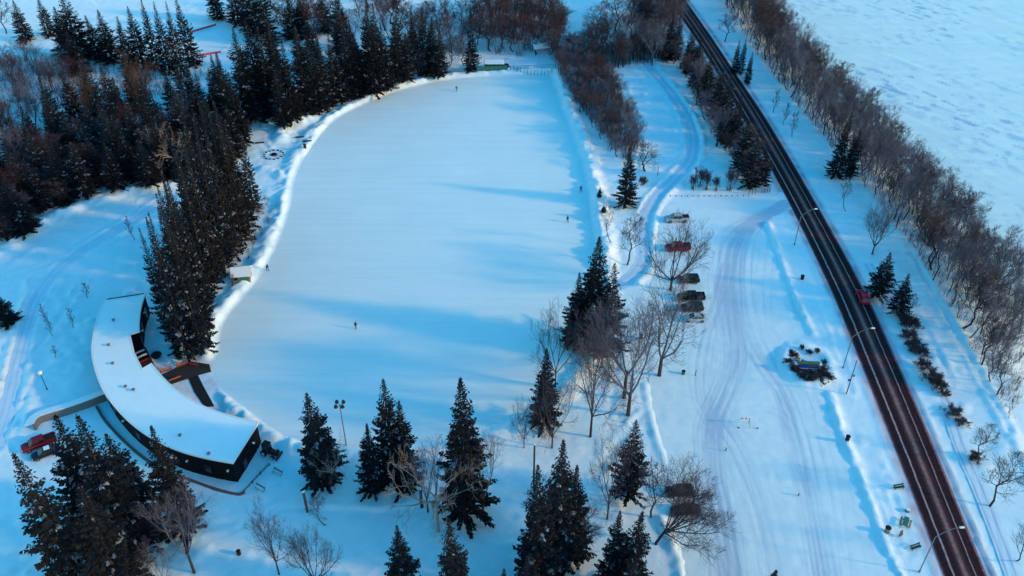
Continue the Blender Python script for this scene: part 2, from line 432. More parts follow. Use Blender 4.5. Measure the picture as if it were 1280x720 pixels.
def terrain(X, Y):
    """height of the snow and its dirt tint"""
    base = 0.35 * (vn(X, Y, 11, 1) - 0.5) + 0.18 * (vn(X, Y, 3.2, 2) - 0.5) + 0.13 * (vn(X, Y, 1.3, 3) - 0.5) + 0.5 * sst(0.55, 0.85, vn(X, Y, 5.5, 8)) * (vn(X, Y, 1.5, 12) - 0.3)
    lump = 0.42 + 0.60 * vn(X, Y, 3.1, 4) + 0.75 * (vn(X, Y, 1.35, 5) - 0.3) + 0.40 * (vn(X, Y, 0.75, 14) - 0.4)
    dr = sdf(X, Y, RINK)
    drn = dr + 0.9 * (vn(X, Y, 2.0, 6) - 0.4) * sst(0.2, 1.0, dr)
    dl = sdf(X, Y, LOT)
    droad = dpoly(X, Y, ROADC)
    db = sdf(X, Y, BLDG)
    dp = dpoly(X, Y, PATH_C)
    dpat = sdf(X, Y, PATIO)
    dv = dpoly(X, Y, VERGE_PATH)
    flat = sst(0, 4, dr) * sst(-0.5, 3, dl) * sst(3.4, 7, droad) * sst(0, 3, db) * sst(1.2, 3, dp) * (0.4 + 0.6 * sst(1.0, 2.5, dv))
    z = base * flat
    # rink bank: taller on the east and the south-west, low on the south
    amp = 0.95 + 0.95 * sst(0, 12, X) * sst(150, 165, Y) + 0.5 * sst(-30, -50, X) * sst(135, 118, Y)
    amp = amp * (0.35 + 0.65 * sst(108, 122, Y + 0.25 * np.abs(X)))
    z = z + amp * lump * sst(0.1, 1.3, dr) * (1 - sst(1.9, 5.4, drn)) * sst(2.5, 6.0, db)
    for p, h, w in RIDGES:
        bb = np.array(p)
        mk = (X > bb[:, 0].min() - 8) & (X < bb[:, 0].max() + 8) & (Y > bb[:, 1].min() - 8) & (Y < bb[:, 1].max() + 8)
        if not mk.any(): continue
        d = dpoly(X[mk], Y[mk], p)
        z[mk] = np.maximum(z[mk], z[mk] * 0.4 + h * lump[mk] * np.exp(-(d / w) ** 2))
    for p in GROOVES:
        bb = np.array(p)
        mk = (X > bb[:, 0].min() - 3) & (X < bb[:, 0].max() + 3) & (Y > bb[:, 1].min() - 3) & (Y < bb[:, 1].max() + 3)
        if mk.any():
            d = dpoly(X[mk], Y[mk], p) + 0.5 * (vn(X[mk], Y[mk], 2.5, 61) - .5)
            z[mk] += flat[mk] * (-0.22 * np.exp(-(d / 0.55) ** 2) + 0.12 * np.exp(-((d - 1.1) / 0.5) ** 2)) * (0.35 + 1.1 * vn(X[mk], Y[mk], 0.9, 60))
    dfp = dpoly(X, Y, FIELD_PATH)
    z = np.where(dfp < 1.75, np.minimum(z * .2, 0.03), z) + 0.28 * lump * np.exp(-((dfp - 2.2) / .6) ** 2) * sst(2, 5, db)
    di = np.hypot((X - ISLE[0]) / 5.2, (Y - ISLE[1]) / 6.0)
    isl = np.exp(-((di - 0.86) / 0.28) ** 2) * 0.62 * lump + 0.25 * (1 - sst(0.7, 1.1, di))
    z = np.maximum(z, isl)
    # bank down to the river
    near = np.array(WOOD_NEAR)
    xn = np.interp(Y, near[::-1, 1], near[::-1, 0])
    z = z - 5.4 * sst(3, 26, X - xn)
    # under the sheets
    z = z * sst(-0.2, 1.8, dpat) - 0.03 * (dpat < 0.5)
    z = np.where((dr > 0.05) & (dr < 3.0), np.maximum(z, 0.05), z)
    z = np.where(dr < 0.05, 0.04 - 0.15 * np.clip(-dr / 1.6, 0, 1), z)
    z = np.where(dl < -0.6, np.minimum(z, -0.08), z)
    z = np.where(droad < 4.3, np.minimum(z, 0.02), z)
    z = np.where(dp < 1.7, -0.14 + 0.1 * base, z)
    z = np.where(db < -0.3, -0.05, z)
    tint = 0.75 * np.exp(-((droad - 4.0) / 0.75) ** 2) * (0.5 + 0.6 * vn(X, Y, 2.0, 9))
    # scuffed ground round the building
    tint = tint + 0.18 * np.exp(-(db / 4.0) ** 2) * (X > -62) * vn(X, Y, 1.1, 10)
    tint = tint + 0.35 * np.exp(-(np.maximum(dpat, 0) / 1.0) ** 2) * vn(X, Y, 0.9, 13)
    return z, np.clip(tint, 0, 1)


def axis(a, b, st, outer):
    c = list(np.arange(a, b + 1e-6, st))
    lo = [a - o for o in outer][::-1]; hi = [b + o for o in outer]
    return np.array(lo + c + hi)


OUTER = [8, 25, 60, 140, 320, 700, 1500, 3200]
xs = axis(-215, 215, 0.50, OUTER)
ys = axis(60, 345, 0.50, OUTER)
GX, GY = np.meshgrid(xs, ys)
GZ, GT = terrain(GX, GY)
nx, ny = len(xs), len(ys)
idx = np.arange(nx * ny).reshape(ny, nx)
F = np.stack([idx[:-1, :-1], idx[:-1, 1:], idx[1:, 1:], idx[1:, :-1]], -1).reshape(-1, 4)
me = np_mesh('ground', np.stack([GX, GY, GZ], -1).reshape(-1, 3), F, M['snow'], smoothf=True)
set_attr(me, 'tint', GT.ravel())
tag(link('ground', me), 'snow covered park ground', None, None, 'structure')


def gz(x, y):
    i = min(max(np.searchsorted(xs, x) - 1, 0), nx - 2); j = min(max(np.searchsorted(ys, y) - 1, 0), ny - 2)
    fx = (x - xs[i]) / (xs[i + 1] - xs[i]); fy = (y - ys[j]) / (ys[j + 1] - ys[j])
    return float((GZ[j, i] * (1 - fx) + GZ[j, i + 1] * fx) * (1 - fy) + (GZ[j + 1, i] * (1 - fx) + GZ[j + 1, i + 1] * fx) * fy)


def GZP(px, py):
    """survey point dropped on the terrain"""
    z = 0.0
    for _ in range(5):
        x, y, _z = G(px, py, z)
        z = gz(x, y)
    return (x, y, z)


def sheet(name, poly, z, m, step, label, margin=0.8, fn=None, attr=None):
    p = np.array(poly)
    ax = np.arange(p[:, 0].min() - margin, p[:, 0].max() + margin + step, step)
    ay = np.arange(p[:, 1].min() - margin, p[:, 1].max() + margin + step, step)
    X, Y = np.meshgrid(ax, ay)
    d = sdf(X, Y, poly)
    Z = np.full(X.shape, z)
    A = None
    if fn: Z, A = fn(X, Y, Z)
    keep = d < margin
    kf = keep[:-1, :-1] & keep[:-1, 1:] & keep[1:, 1:] & keep[1:, :-1]
    ii = np.arange(X.size).reshape(X.shape)
    F = np.stack([ii[:-1, :-1], ii[:-1, 1:], ii[1:, 1:], ii[1:, :-1]], -1)[kf]
    used = np.unique(F)
    re = np.full(X.size, -1); re[used] = np.arange(len(used))
    me = np_mesh(name, np.stack([X, Y, Z], -1).reshape(-1, 3)[used], re[F], m, smoothf=True)
    if A is not None: set_attr(me, attr, A.ravel()[used])
    return tag(link(name, me), label, None, None, 'structure')


sheet('skating_rink_ice', RINK, 0.0, M['ice'], 1.0, 'smooth pale ice of the large skating oval', 0.5)


# wheel tracks on the lot
def offset_line(pts, o):
    out = []
    for i, p in enumerate(pts):
        a, b = pts[max(i - 1, 0)], pts[min(i + 1, len(pts) - 1)]
        tx, ty = b[0] - a[0], b[1] - a[1]
        l = math.hypot(tx, ty) + 1e-9
        out.append((p[0] - ty / l * o, p[1] + tx / l * o))
    return out


TRACKS = []
rr = random.Random(5)
main = [(983, 252), (955, 268), (928, 285), (912, 310), (908, 350), (912, 400), (918, 450), (905, 490), (890, 530), (890, 590), (900, 650), (915, 740)]
main2 = [(985, 256), (955, 274), (935, 300), (928, 350), (936, 410), (960, 460), (985, 500), (1000, 560), (1015, 620), (1035, 740)]
main3 = [(912, 330), (900, 380), (890, 440), (890, 500), (930, 560), (960, 640), (985, 740)]
for base_line, n, sp in ((main, 16, 13), (main2, 14, 16), (main3, 9, 14)):
    for k in range(n):
        o = rr.gauss(0, sp)
        line = [(x + o * (0.25 if i < 2 else 1) + rr.uniform(-4, 4), y) for i, (x, y) in enumerate(base_line)]
        wl = smooth(GL(line), 4)
        w = rr.uniform(0.5, 1.0)
        TRACKS += [(offset_line(wl, 0.78), w), (offset_line(wl, -0.78), w)]
for k in range(16):                       # turning arcs
    cx, cy = rr.uniform(865, 1040), rr.uniform(300, 720)
    if cx > 985 and cy < 500: cx -= 70
    r0 = rr.uniform(25, 60); a0 = rr.uniform(0, 6.28); sw = rr.uniform(1.0, 2.6)
    wl = smooth(GL([(cx + r0 * math.cos(a0 + sw * t / 6), cy + 0.75 * r0 * math.sin(a0 + sw * t / 6)) for t in range(7)]), 4)
    w = rr.uniform(0.25, 0.6)
    TRACKS += [(offset_line(wl, 0.78), w), (offset_line(wl, -0.78), w)]


def lot_fn(X, Y, Z):
    A = np.zeros(X.shape)
    for p, w in TRACKS:
        bb = np.array(p)
        mk = (X > bb[:, 0].min() - 1) & (X < bb[:, 0].max() + 1) & (Y > bb[:, 1].min() - 1) & (Y < bb[:, 1].max() + 1)
        if mk.any():
            A[mk] += w * np.exp(-(dpoly(X[mk], Y[mk], p) / 0.19) ** 2)
    A = A * (0.35 + 0.8 * vn(X, Y, 6, 21))
    wide = np.exp(-(dpoly(X, Y, smooth(GL(main), 3)) / 3.0) ** 2) * 0.35
    entry = np.exp(-(dpoly(X, Y, smooth(GL([(1000, 252), (975, 260), (945, 272), (922, 290)]), 4)) / 1.4) ** 2) * 0.55 * (0.5 + 0.6 * vn(X, Y, 1.2, 31))
    A = np.clip(A * 0.42 + wide * 0.55 + entry, 0, 1)
    zz = Z + 0.05 * (vn(X, Y, 1.5, 22) - 0.5) + 0.06 * (vn(X, Y, 7, 23) - 0.5) - 0.05 * np.clip(A, 0, 0.8)
    return zz, A


sheet('parking_lot', LOT, 0.05, M['lot'], 0.3, 'tracked packed snow of the parking lot', 0.0, lot_fn, 'track')


def strip(name, line, w, z, m, label, n=7, attrfn=None):
    V, A = [], []
    for k in range(n):
        o = -w + 2 * w * k / (n - 1)
        V.append([(x, y, z + 0.03 * math.sin(i * 1.7 + k)) for i, (x, y) in enumerate(offset_line(line, o))])
        A.append([attrfn(o, i) if attrfn else 0 for i in range(len(line))])
    nl = len(line)
    V = np.array(V).reshape(-1, 3)
    F = np.array([(k * nl + i, k * nl + i + 1, (k + 1) * nl + i + 1, (k + 1) * nl + i) for k in range(n - 1) for i in range(nl - 1)])
    me = np_mesh(name, V, F, m, smoothf=True)
    me.flip_normals()
    set_attr(me, 'track', np.array(A).ravel())
    return tag(link(name, me), label, None, None, 'structure')


strip('snow_path', PATH_C, 1.75, -0.03, M['path'], 'cleared winding snow path', 13, lambda o, i: 0.55 if 0.4 < abs(o) < 1.0 else 0.15)
strip('field_path', smooth(GL([(-8, 560), (10, 505), (22, 452), (34, 408), (47, 372), (72, 338), (118, 304), (172, 272), (212, 246)]), 6), 1.7, 0.10, M['path'], 'trodden pale path through the west field', 13, lambda o, i: 0.5 if 0.3 < abs(o) < 0.8 else 0.0)
vp = [(x, y) for x, y in VERGE_PATH]
strip('verge_track', vp, 1.1, 0.12, M['path'], 'ski track on the road verge', 13, lambda o, i: 0.9 if 0.5 < abs(o) < 0.9 else 0.0)

# the road
m, nt, p = new_mat('road_asphalt')
N, L = nt.nodes, nt.links
uv = N.new('ShaderNodeUVMap'); sep = N.new('ShaderNodeSeparateXYZ'); L.new(uv.outputs[0], sep.inputs[0])
no = N.new('ShaderNodeTexNoise'); no.inputs['Scale'].default_value = 0.5; no.inputs['Detail'].default_value = 8; no.inputs['Roughness'].default_value = 0.65
tc = N.new('ShaderNodeTexCoord'); L.new(tc.outputs['Object'], no.inputs['Vector'])
wob = N.new('ShaderNodeMath'); wob.operation = 'MULTIPLY_ADD'; L.new(no.outputs['Fac'], wob.inputs[0]); wob.inputs[1].default_value = 0.05
L.new(sep.outputs[0], wob.inputs[2])
rp = N.new('ShaderNodeValToRGB'); L.new(wob.outputs[0], rp.inputs[0])
dk, md, lt, pl = (0.036, 0.0165, 0.021, 1), (0.078, 0.040, 0.046, 1), (0.26, 0.135, 0.135, 1), (0.42, 0.27, 0.28, 1)
stops = [(0.0, (0.62, 0.50, 0.56, 1)), (0.035, (0.40, 0.14, 0.18, 1)), (0.06, md), (0.11, dk), (0.20, dk), (0.235, dk), (0.252, pl), (0.275, pl), (0.295, dk), (0.40, dk), (0.47, md), (0.515, lt), (0.56, lt), (0.61, md),
         (0.69, dk), (0.745, dk), (0.758, pl), (0.772, (0.20, 0.15, 0.18, 1)), (0.788, dk), (0.955, dk), (0.995, (0.30, 0.16, 0.20, 1))]
while len(rp.color_ramp.elements) < len(stops): rp.color_ramp.elements.new(0.5)
for e, (ps, c) in zip(rp.color_ramp.elements, stops): e.position = ps; e.color = c
n2 = N.new('ShaderNodeTexNoise'); n2.inputs['Scale'].default_value = 2.5; n2.inputs['Detail'].default_value = 5
L.new(tc.outputs['Object'], n2.inputs['Vector'])
mr = N.new('ShaderNodeMapRange'); mr.inputs[1].default_value = 0.3; mr.inputs[2].default_value = 0.7; mr.inputs[3].default_value = 0.72; mr.inputs[4].default_value = 1.3
L.new(n2.outputs['Fac'], mr.inputs[0])
hs = N.new('ShaderNodeHueSaturation'); L.new(mr.outputs[0], hs.inputs['Value']); L.new(rp.outputs[0], hs.inputs['Color'])
L.new(hs.outputs[0], p.inputs['Base Color']); p.inputs['Roughness'].default_value = 0.9; p.inputs['Specular IOR Level'].default_value = 0.05
M['road'] = m
nr = 9
V, UV = [], []
acc = 0
for i, (a, b) in enumerate(zip(RL, RR)):
    if i: acc += math.dist(ROADC[i], ROADC[i - 1])
    for k in range(nr):
        t = k / (nr - 1)
        V.append((a[0] + (b[0] - a[0]) * t, a[1] + (b[1] - a[1]) * t, 0.06 + 0.10 * (1 - (2 * t - 1) ** 2)))
        UV.append((t, acc))
F = np.array([(i * nr + k, i * nr + k + 1, (i + 1) * nr + k + 1, (i + 1) * nr + k) for i in range(len(RL) - 1) for k in range(nr - 1)])
me = np_mesh('road', V, F, M['road'], smoothf=True)
me.flip_normals()
ul = me.uv_layers.new(name='UVMap')
lv = np.empty(len(me.loops), np.int32); me.loops.foreach_get('vertex_index', lv)
ul.data.foreach_set('uv', np.array(UV, np.float32)[lv].ravel())
tag(link('road', me), 'dark bare asphalt road through the snow', None, None, 'structure')

# the frozen river
ax = np.concatenate([np.arange(-40, 330, 0.8), [380, 500, 800, 1600, 3000]])
ay = np.concatenate([[-2000, -600, -100, 0], np.arange(50, 430, 0.8), [480, 600, 900, 1800, 3500]])
X, Y = np.meshgrid(ax, ay)
th = R(-52)
U, W = X * math.cos(th) - Y * math.sin(th) * -1, 0 * X
U = X * math.cos(R(128)) + Y * math.sin(R(128)); W = -X * math.sin(R(128)) + Y * math.cos(R(128))
rid = np.clip(vn(U, W * 5, 14, 40) - 0.52, 0, 1) * 2 * vn(X, Y, 22, 41)
Z = -4.9 + 0.10 * (vn(U, W * 2.5, 6, 42) - 0.5) + 0.05 * (vn(X, Y, 2.9, 43) - 0.5) * sst(.3, .8, vn(X, Y, 25, 49)) + 0.22 * rid
near = np.array(WOOD_NEAR)
xn = np.interp(Y, near[::-1, 1], near[::-1, 0])
keep = (X - xn) > 17
ii = np.arange(X.size).reshape(X.shape)
kf = keep[:-1, :-1]
F = np.stack([ii[:-1, :-1], ii[:-1, 1:], ii[1:, 1:], ii[1:, :-1]], -1)[kf]
used = np.unique(F); re = np.full(X.size, -1); re[used] = np.arange(len(used))
me = np_mesh('frozen_river', np.stack([X, Y, Z], -1).reshape(-1, 3)[used], re[F], M['river'], smoothf=True)
crack = sst(0.58, 0.80, vn(U, W * 4, 5, 44)) * sst(0.40, 0.75, vn(X, Y, 22, 45)) * sst(0.40, 0.62, vn(X, Y, 1.9, 46)) + 0.5 * sst(0.62, 0.85, vn(U, W * 1.6, 2.2, 47)) * sst(0.3, 0.8, vn(X, Y, 13, 48))
set_attr(me, 'tint', np.clip(crack * 0.9, 0, 1).ravel()[used])
tag(link('frozen_river', me), 'snow covered frozen river', None, None, 'structure')

# ================================================================== trees
def spruce_meshes(seed, H=20.0, Rr=4.0, low=1.2, brown=False, snow=0.07, sparse=1.0):
    r = np.random.default_rng(seed)
    V, MI = [], []
    z = low
    ph = r.uniform(0, 6.28, 4)
    while z < H * 0.985:
        t = (z - low) / (H - low)
        prof = 1.06 * (1 - t) ** 0.93 * (0.80 + 0.20 * min(1, t * 7 + 0.2))
        n = max(4, int((8.4 if t < 0.75 else 6.5) * sparse))
        a0 = r.uniform(0, 6.28)
        for k in range(n):
            az = a0 + 6.2832 * k / n + r.normal(0, 0.22)
            asym = 1 + 0.10 * math.sin(az + ph[0]) + 0.12 * math.sin(2 * az + ph[1] + z * 0.7) + 0.08 * math.sin(3 * az + ph[2] - z * 1.3)
            L = max(0.14, Rr * prof * asym * r.uniform(0.62, 1.18))
            if r.random() < 0.10: L *= r.uniform(0.3, 0.6)
            pit = R(-16 + 48 * t ** 1.3) + r.normal(0, 0.10)
            ca, sa = math.cos(az), math.sin(az)
            bs = r.random() < snow * 1.5
            nn = max(3, int(L / 0.30))
            s = np.linspace(0.25, 1.0, nn)
            rad = s * L * math.cos(pit)
            hz = z + s * L * math.sin(pit) - 0.05 * L * np.sin(s * 3.1) + 0.09 * L * s * s
            for i in range(nn):
                for sd in (-1, 1):
                    for rep in range(2 if i > nn * 0.35 else 1):
                        aa = az + sd * r.uniform(0.25, 1.05)
                        ln = (0.30 + 0.42 * (1 - s[i] * 0.75)) * r.uniform(0.7, 1.3) * min(1.15, 0.30 + L / 2.6)
                        wd = ln * r.uniform(0.20, 0.34)
                        dr = r.uniform(-0.55, 0.12)
                        dx, dy, dz = math.cos(aa) * math.cos(dr), math.sin(aa) * math.cos(dr), math.sin(dr)
                        bx, by, bz = rad[i] * ca, rad[i] * sa, hz[i]
                        roll = r.normal(0, 0.6)
                        px, py, pz = -math.sin(aa) * math.cos(roll), math.cos(aa) * math.cos(roll), math.sin(roll)
                        m = 0.45
                        V += [(bx, by, bz), (bx + dx * ln * m + px * wd, by + dy * ln * m + py * wd, bz + dz * ln * m + pz * wd),
                              (bx + dx * ln, by + dy * ln, bz + dz * ln), (bx + dx * ln * m - px * wd, by + dy * ln * m - py * wd, bz + dz * ln * m - pz * wd)]
                        MI.append(1 if bs and r.random() < 0.62 and s[i] > 0.35 and abs(roll) < 0.8 else 0)
        z += r.uniform(0.42, 0.66) * (1 - 0.45 * t)
    # leader
    for k in range(5):
        a = 6.28 * k / 5; zz = H * 0.96
        V += [(0, 0, zz), (0.09 * math.cos(a), 0.09 * math.sin(a), zz + 0.3), (0, 0, H + 0.1), (0.09 * math.cos(a + 2), 0.09 * math.sin(a + 2), zz + 0.3)]; MI.append(0)
    V = np.array(V); F = np.arange(len(V)).reshape(-1, 4)
    crown = np_mesh('spruce_crown', V, F, [M['needle2'] if brown else M['needle'], M['needlesnow']], MI)
    tr = MB().tube([(0, 0, -0.6), (0, 0, 0.4), (0.02, 0, H * 0.5), (0, 0, H * 0.97)], [H * 0.019, H * 0.015, H * 0.009, 0.02], 8).mesh('spruce_trunk', M['bark'], smoothf=True)
    return crown, tr, H, Rr


SPR = [spruce_meshes(11 + i, 20, 4.0, low, br, sn, sp) for i, (low, br, sn, sp) in enumerate(
    [(1.0, False, 0.06, 1.0), (1.4, False, 0.10, 1.0), (0.8, True, 0.05, 0.95), (1.2, False, 0.05, 1.1), (2.2, False, 0.12, 0.85), (1.0, True, 0.09, 1.0), (3.5, False, 0.06, 0.8)])]


def bare_meshes(seed, H, kind, twig, bark, n_main=6, dens=(7, 6, 5), spread=0.8, fork=0.2, r0=0.26, tw=0.017, lean=(0, 0), side_bias=None, upk=1.0):
    r = random.Random(seed)
    segs_t, segs_c = [], []

    def perp(d, ang, az):
        a = d.cross(Vector((0.2, 0.35, 1) if abs(d.z) < 0.9 else (1, 0.1, 0))).normalized()
        b = d.cross(a)
        return (d * math.cos(ang) + (a * math.cos(az) + b * math.sin(az)) * math.sin(ang)).normalized()

    def branch(p, d, L, rad, lev):
        nseg = (5, 4, 3, 2)[min(lev, 3)]
        pts = [p.copy()]
        q = p.copy(); dd = d.copy()
        up = (0.16, 0.12, 0.08, 0.03)[min(lev, 3)] * upk
        for i in range(nseg):
            dd = (dd + Vector((r.gauss(0, .13), r.gauss(0, .13), up + r.gauss(0, .09)))).normalized()
            q = q + dd * (L / nseg)
            pts.append(q.copy())
        rend = max(tw * 0.6, rad * 0.35)
        for i in range(nseg):
            ra = rad + (rend - rad) * i / nseg; rb = rad + (rend - rad) * (i + 1) / nseg
            segs_c.append((pts[i], pts[i + 1], max(ra, tw), max(rb, tw * 0.75), 5 if lev == 0 else 3))
        if lev >= len(dens): return
        n = dens[lev]
        for k in range(n):
            f = 0.28 + 0.72 * (k + r.random() * 0.8) / n
            i = min(int(f * nseg), nseg - 1)
            ff = f * nseg - i
            bp = pts[i].lerp(pts[i + 1], min(ff, 1))
            bd = (pts[i + 1] - pts[i]).normalized()
            cl = L * r.uniform(0.42, 0.70) * (1.15 - 0.5 * f)
            branch(bp, perp(bd, r.uniform(0.45, 0.95), r.uniform(0, 6.28)), cl, max(tw, rad * r.uniform(0.38, 0.55) * (1.1 - 0.5 * f)), lev + 1)

    lean = Vector((lean[0], lean[1], 0))
    if kind == 'vase':            # short trunk that splits into several limbs
        fz = H * fork
        top = Vector((lean.x * fz, lean.y * fz, fz))
        segs_t += [(Vector((0, 0, -0.5)), Vector((0, 0, 0.25)), r0 * 1.35, r0 * 1.1, 8), (Vector((0, 0, 0.25)), top, r0 * 1.1, r0 * 0.85, 8)]
        for k in range(n_main):
            az = 6.28 * k / n_main + r.gauss(0, 0.3)
            an = spread * r.uniform(0.45, 1.1)
            d = Vector((math.sin(an) * math.cos(az), math.sin(an) * math.sin(az), math.cos(an))) + lean * 0.8
            if side_bias: d += Vector(side_bias)
            branch(top - Vector((0, 0, r.uniform(0, fz * 0.2))), d.normalized(), (H - fz) * r.uniform(0.62, 0.86), r0 * r.uniform(0.42, 0.62), 0)
    elif kind == 'leader':        # one stem to the top with rising side branches
        pts = [Vector((0, 0, -0.5))]
        q = Vector((0, 0, 0)); nS = 8
        for i in range(nS):
            pts.append(q.copy())
            q = q + Vector((r.gauss(0, .035) + lean.x / nS, r.gauss(0, .035) + lean.y / nS, 1.0 / nS)) * H
        pts.append(q)
        for i in range(len(pts) - 1):
            f = i / (len(pts) - 1)
            segs_t.append((pts[i], pts[i + 1], max(tw, r0 * (1.1 - f)), max(tw, r0 * (1.1 - f - 1 / len(pts))), 6))
        for k in range(n_main):
            f = fork + (0.97 - fork) * (k + r.random()) / n_main
            i = min(int(f * nS), nS - 1) + 1
            bp = pts[i].lerp(pts[i + 1], f * nS - int(f * nS)) if i + 1 < len(pts) else pts[-1]
            an = spread * r.uniform(0.75, 1.15)
            az = k * 2.4 + r.gauss(0, 0.3)
            d = Vector((math.sin(an) * math.cos(az), math.sin(an) * math.sin(az), math.cos(an)))
            branch(bp, d, H * r.uniform(0.24, 0.36) * (1.12 - 0.62 * f), r0 * 0.42 * (1.15 - 0.7 * f), 0)
    else:                         # clump of stems from the ground
        for k in range(n_main):
            az = r.uniform(0, 6.28); an = spread * r.uniform(0.1, 1.0)
            d = Vector((math.sin(an) * math.cos(az), math.sin(an) * math.sin(az), math.cos(an)))
            base = Vector((r.gauss(0, 0.35) * H / 4, r.gauss(0, 0.35) * H / 4, -0.3))
            mid = base + d * H * 0.3
            segs_t.append((base, mid, r0, r0 * 0.7, 5))
            branch(mid, d, H * r.uniform(0.5, 0.72), r0 * 0.6, 1 if len(dens) > 2 else 0)

    def tomesh(segs, name, mt):
        by = {}
        for s_ in segs: by.setdefault(s_[4], []).append(s_)
        Vs, Fs, off = [], [], 0
        for n, ss in by.items():
            A = np.array([s_[0] for s_ in ss]); B = np.array([s_[1] for s_ in ss])
            ra = np.array([s_[2] for s_ in ss])[:, None]; rb = np.array([s_[3] for s_ in ss])[:, None]
            D = B - A; ln = np.linalg.norm(D, axis=1, keepdims=True) + 1e-9; D = D / ln
            B = B + D * np.minimum(ra, ln * 0.1)
            ref = np.where(np.abs(D[:, 2:3]) > 0.9, np.array([[1.0, 0.05, 0]]), np.array([[0.05, 0, 1.0]]))
            a = np.cross(D, ref); a /= np.linalg.norm(a, axis=1, keepdims=True) + 1e-9
            b = np.cross(D, a)
            ring = []
            for e, rad in ((A, ra), (B, rb)):
                for k in range(n):
                    t = 6.28319 * k / n
                    ring.append(e + (a * math.cos(t) + b * math.sin(t)) * rad)
            V = np.stack(ring, 1)
            cnt = len(ss)
            basei = (np.arange(cnt) * 2 * n + off)[:, None]
            for k in range(n):
                Fs.append(np.concatenate([basei + k, basei + (k + 1) % n, basei + n + (k + 1) % n, basei + n + k], 1))
            Vs.append(V.reshape(-1, 3)); off += cnt * 2 * n
        return np_mesh(name, np.concatenate(Vs), np.concatenate(Fs), mt)

    zz = sorted(s_[1].z for s_ in segs_c); rr_ = sorted(math.hypot(s_[1].x, s_[1].y) for s_ in segs_c)
    return tomesh(segs_c, 'bare_crown', M[twig]), tomesh(segs_t, 'bare_trunk', M[bark]), zz[int(len(zz) * 0.985)], rr_[int(len(rr_) * 0.96)]


BARE = {
    'vase': bare_meshes(1, 10, 'vase', 'twig_grey', 'bark_grey', 8, (8, 7, 5), 1.05, 0.16, 0.17, tw=0.009),
    'vase2': bare_meshes(2, 10, 'vase', 'twig_grey', 'bark_grey', 6, (8, 7, 6), 0.95, 0.22, 0.15, tw=0.009),
    'elm': bare_meshes(3, 12, 'vase', 'twig_lav', 'bark', 5, (8, 7, 6), 0.80, 0.22, 0.19, tw=0.009),
    'elm2': bare_meshes(4, 12, 'vase', 'twig_lav', 'bark', 4, (8, 8, 6), 0.75, 0.25, 0.19, tw=0.009),
    'lean': bare_meshes(5, 10, 'vase', 'twig_grey', 'bark_dark', 12, (8, 8, 6), 1.0, 0.24, 0.13, lean=(0.28, -0.05), side_bias=(0.50, 0.0, 0.0), tw=0.0085),
    'birch': bare_meshes(6, 11, 'vase', 'twig_pale', 'bark_pale', 9, (4, 4, 3), 1.45, 0.34, 0.20, tw=0.018, upk=0.1),
    'young': bare_meshes(7, 7, 'leader', 'twig_grey', 'bark_grey', 16, (8, 6), 0.85, 0.26, 0.09, tw=0.009),
    'young2': bare_meshes(8, 7, 'leader', 'twig_grey', 'bark_grey', 13, (8, 6), 1.0, 0.26, 0.085, tw=0.009),
    'sapling': bare_meshes(9, 4, 'leader', 'twig_grey', 'bark_grey', 14, (5, 2), 0.7, 0.15, 0.06, tw=0.014),
    'wood_grey': bare_meshes(10, 13, 'leader', 'twig_lav', 'bark_dark', 22, (8, 7), 0.75, 0.20, 0.14, tw=0.011),
    'wood_grey2': bare_meshes(20, 13, 'vase', 'twig_lav', 'bark_dark', 5, (8, 7, 5), 0.55, 0.20, 0.17, tw=0.011),
    'wood_brown': bare_meshes(12, 12, 'leader', 'twig_brown', 'bark_dark', 22, (9, 8), 0.78, 0.30, 0.15, tw=0.016),
    'wood_red': bare_meshes(13, 12, 'vase', 'twig_red', 'bark', 6, (8, 6, 5), 0.55, 0.26, 0.16, tw=0.014),
    'wood_pale': bare_meshes(14, 14, 'leader', 'twig_grey', 'bark_pale', 18, (7, 6), 0.66, 0.26, 0.14, tw=0.013),
    'tan': bare_meshes(15, 11, 'vase', 'twig_tan', 'bark_pale', 10, (7, 6, 5), 0.75, 0.12, 0.20, tw=0.016),
    'thicket': bare_meshes(16, 7, 'clump', 'twig_brown', 'bark_dark', 14, (7, 6, 5), 0.6, 0.0, 0.06, tw=0.012),
    'thicket_red': bare_meshes(17, 6, 'clump', 'twig_red', 'bark', 14, (7, 6, 5), 0.6, 0.0, 0.05, tw=0.012),
    'shrub': bare_meshes(18, 3, 'clump', 'twig_grey', 'bark_grey', 18, (7, 6), 0.55, 0.0, 0.035, tw=0.013),
    'lowshrub': bare_meshes(19, 1.6, 'clump', 'twig_brown', 'bark_dark', 26, (7, 6), 0.9, 0.0, 0.03, tw=0.016),
}
# smaller, denser evergreen for the shrubs at the road and the island
EVB = spruce_meshes(60, 2.0, 1.15, 0.1, False, 0.05, 1.3)


def place(name, meshes, xyz, h, wid=None, rot=None, label=None, cat='tree', group=None, tilt=(0, 0)):
    crown, trunk, H, Rr = meshes
    e = empty(name, xyz, random.uniform(0, 6.28) if rot is None else rot, label, cat, group)
    sz = h / H
    sx = sz if wid is None else wid / Rr
    e.scale = (sx, sx, sz)
    e.rotation_euler.x, e.rotation_euler.y = tilt
    link('trunk', trunk, e); link('crown', crown, e)
    return e


def foot(tx, ty, by):
    """foot of an upright thing whose top shows at (tx, ty) and whose foot shows on row by"""
    return 640 + (tx - 640) * (NADIR - by) / (NADIR - ty)


def spruce(tx, ty, by, wpx, var, label, group=None, name='spruce_tree'):
    bx = foot(tx, ty, by)
    x, y, z = GZP(bx, by)
    h = htop(y, ty) - z
    return place(name, SPR[var], (x, y, z - 0.05), h, wpx / 2 / pxscale(by), None, label, 'tree', group, (random.gauss(0, .018), random.gauss(0, .018)))


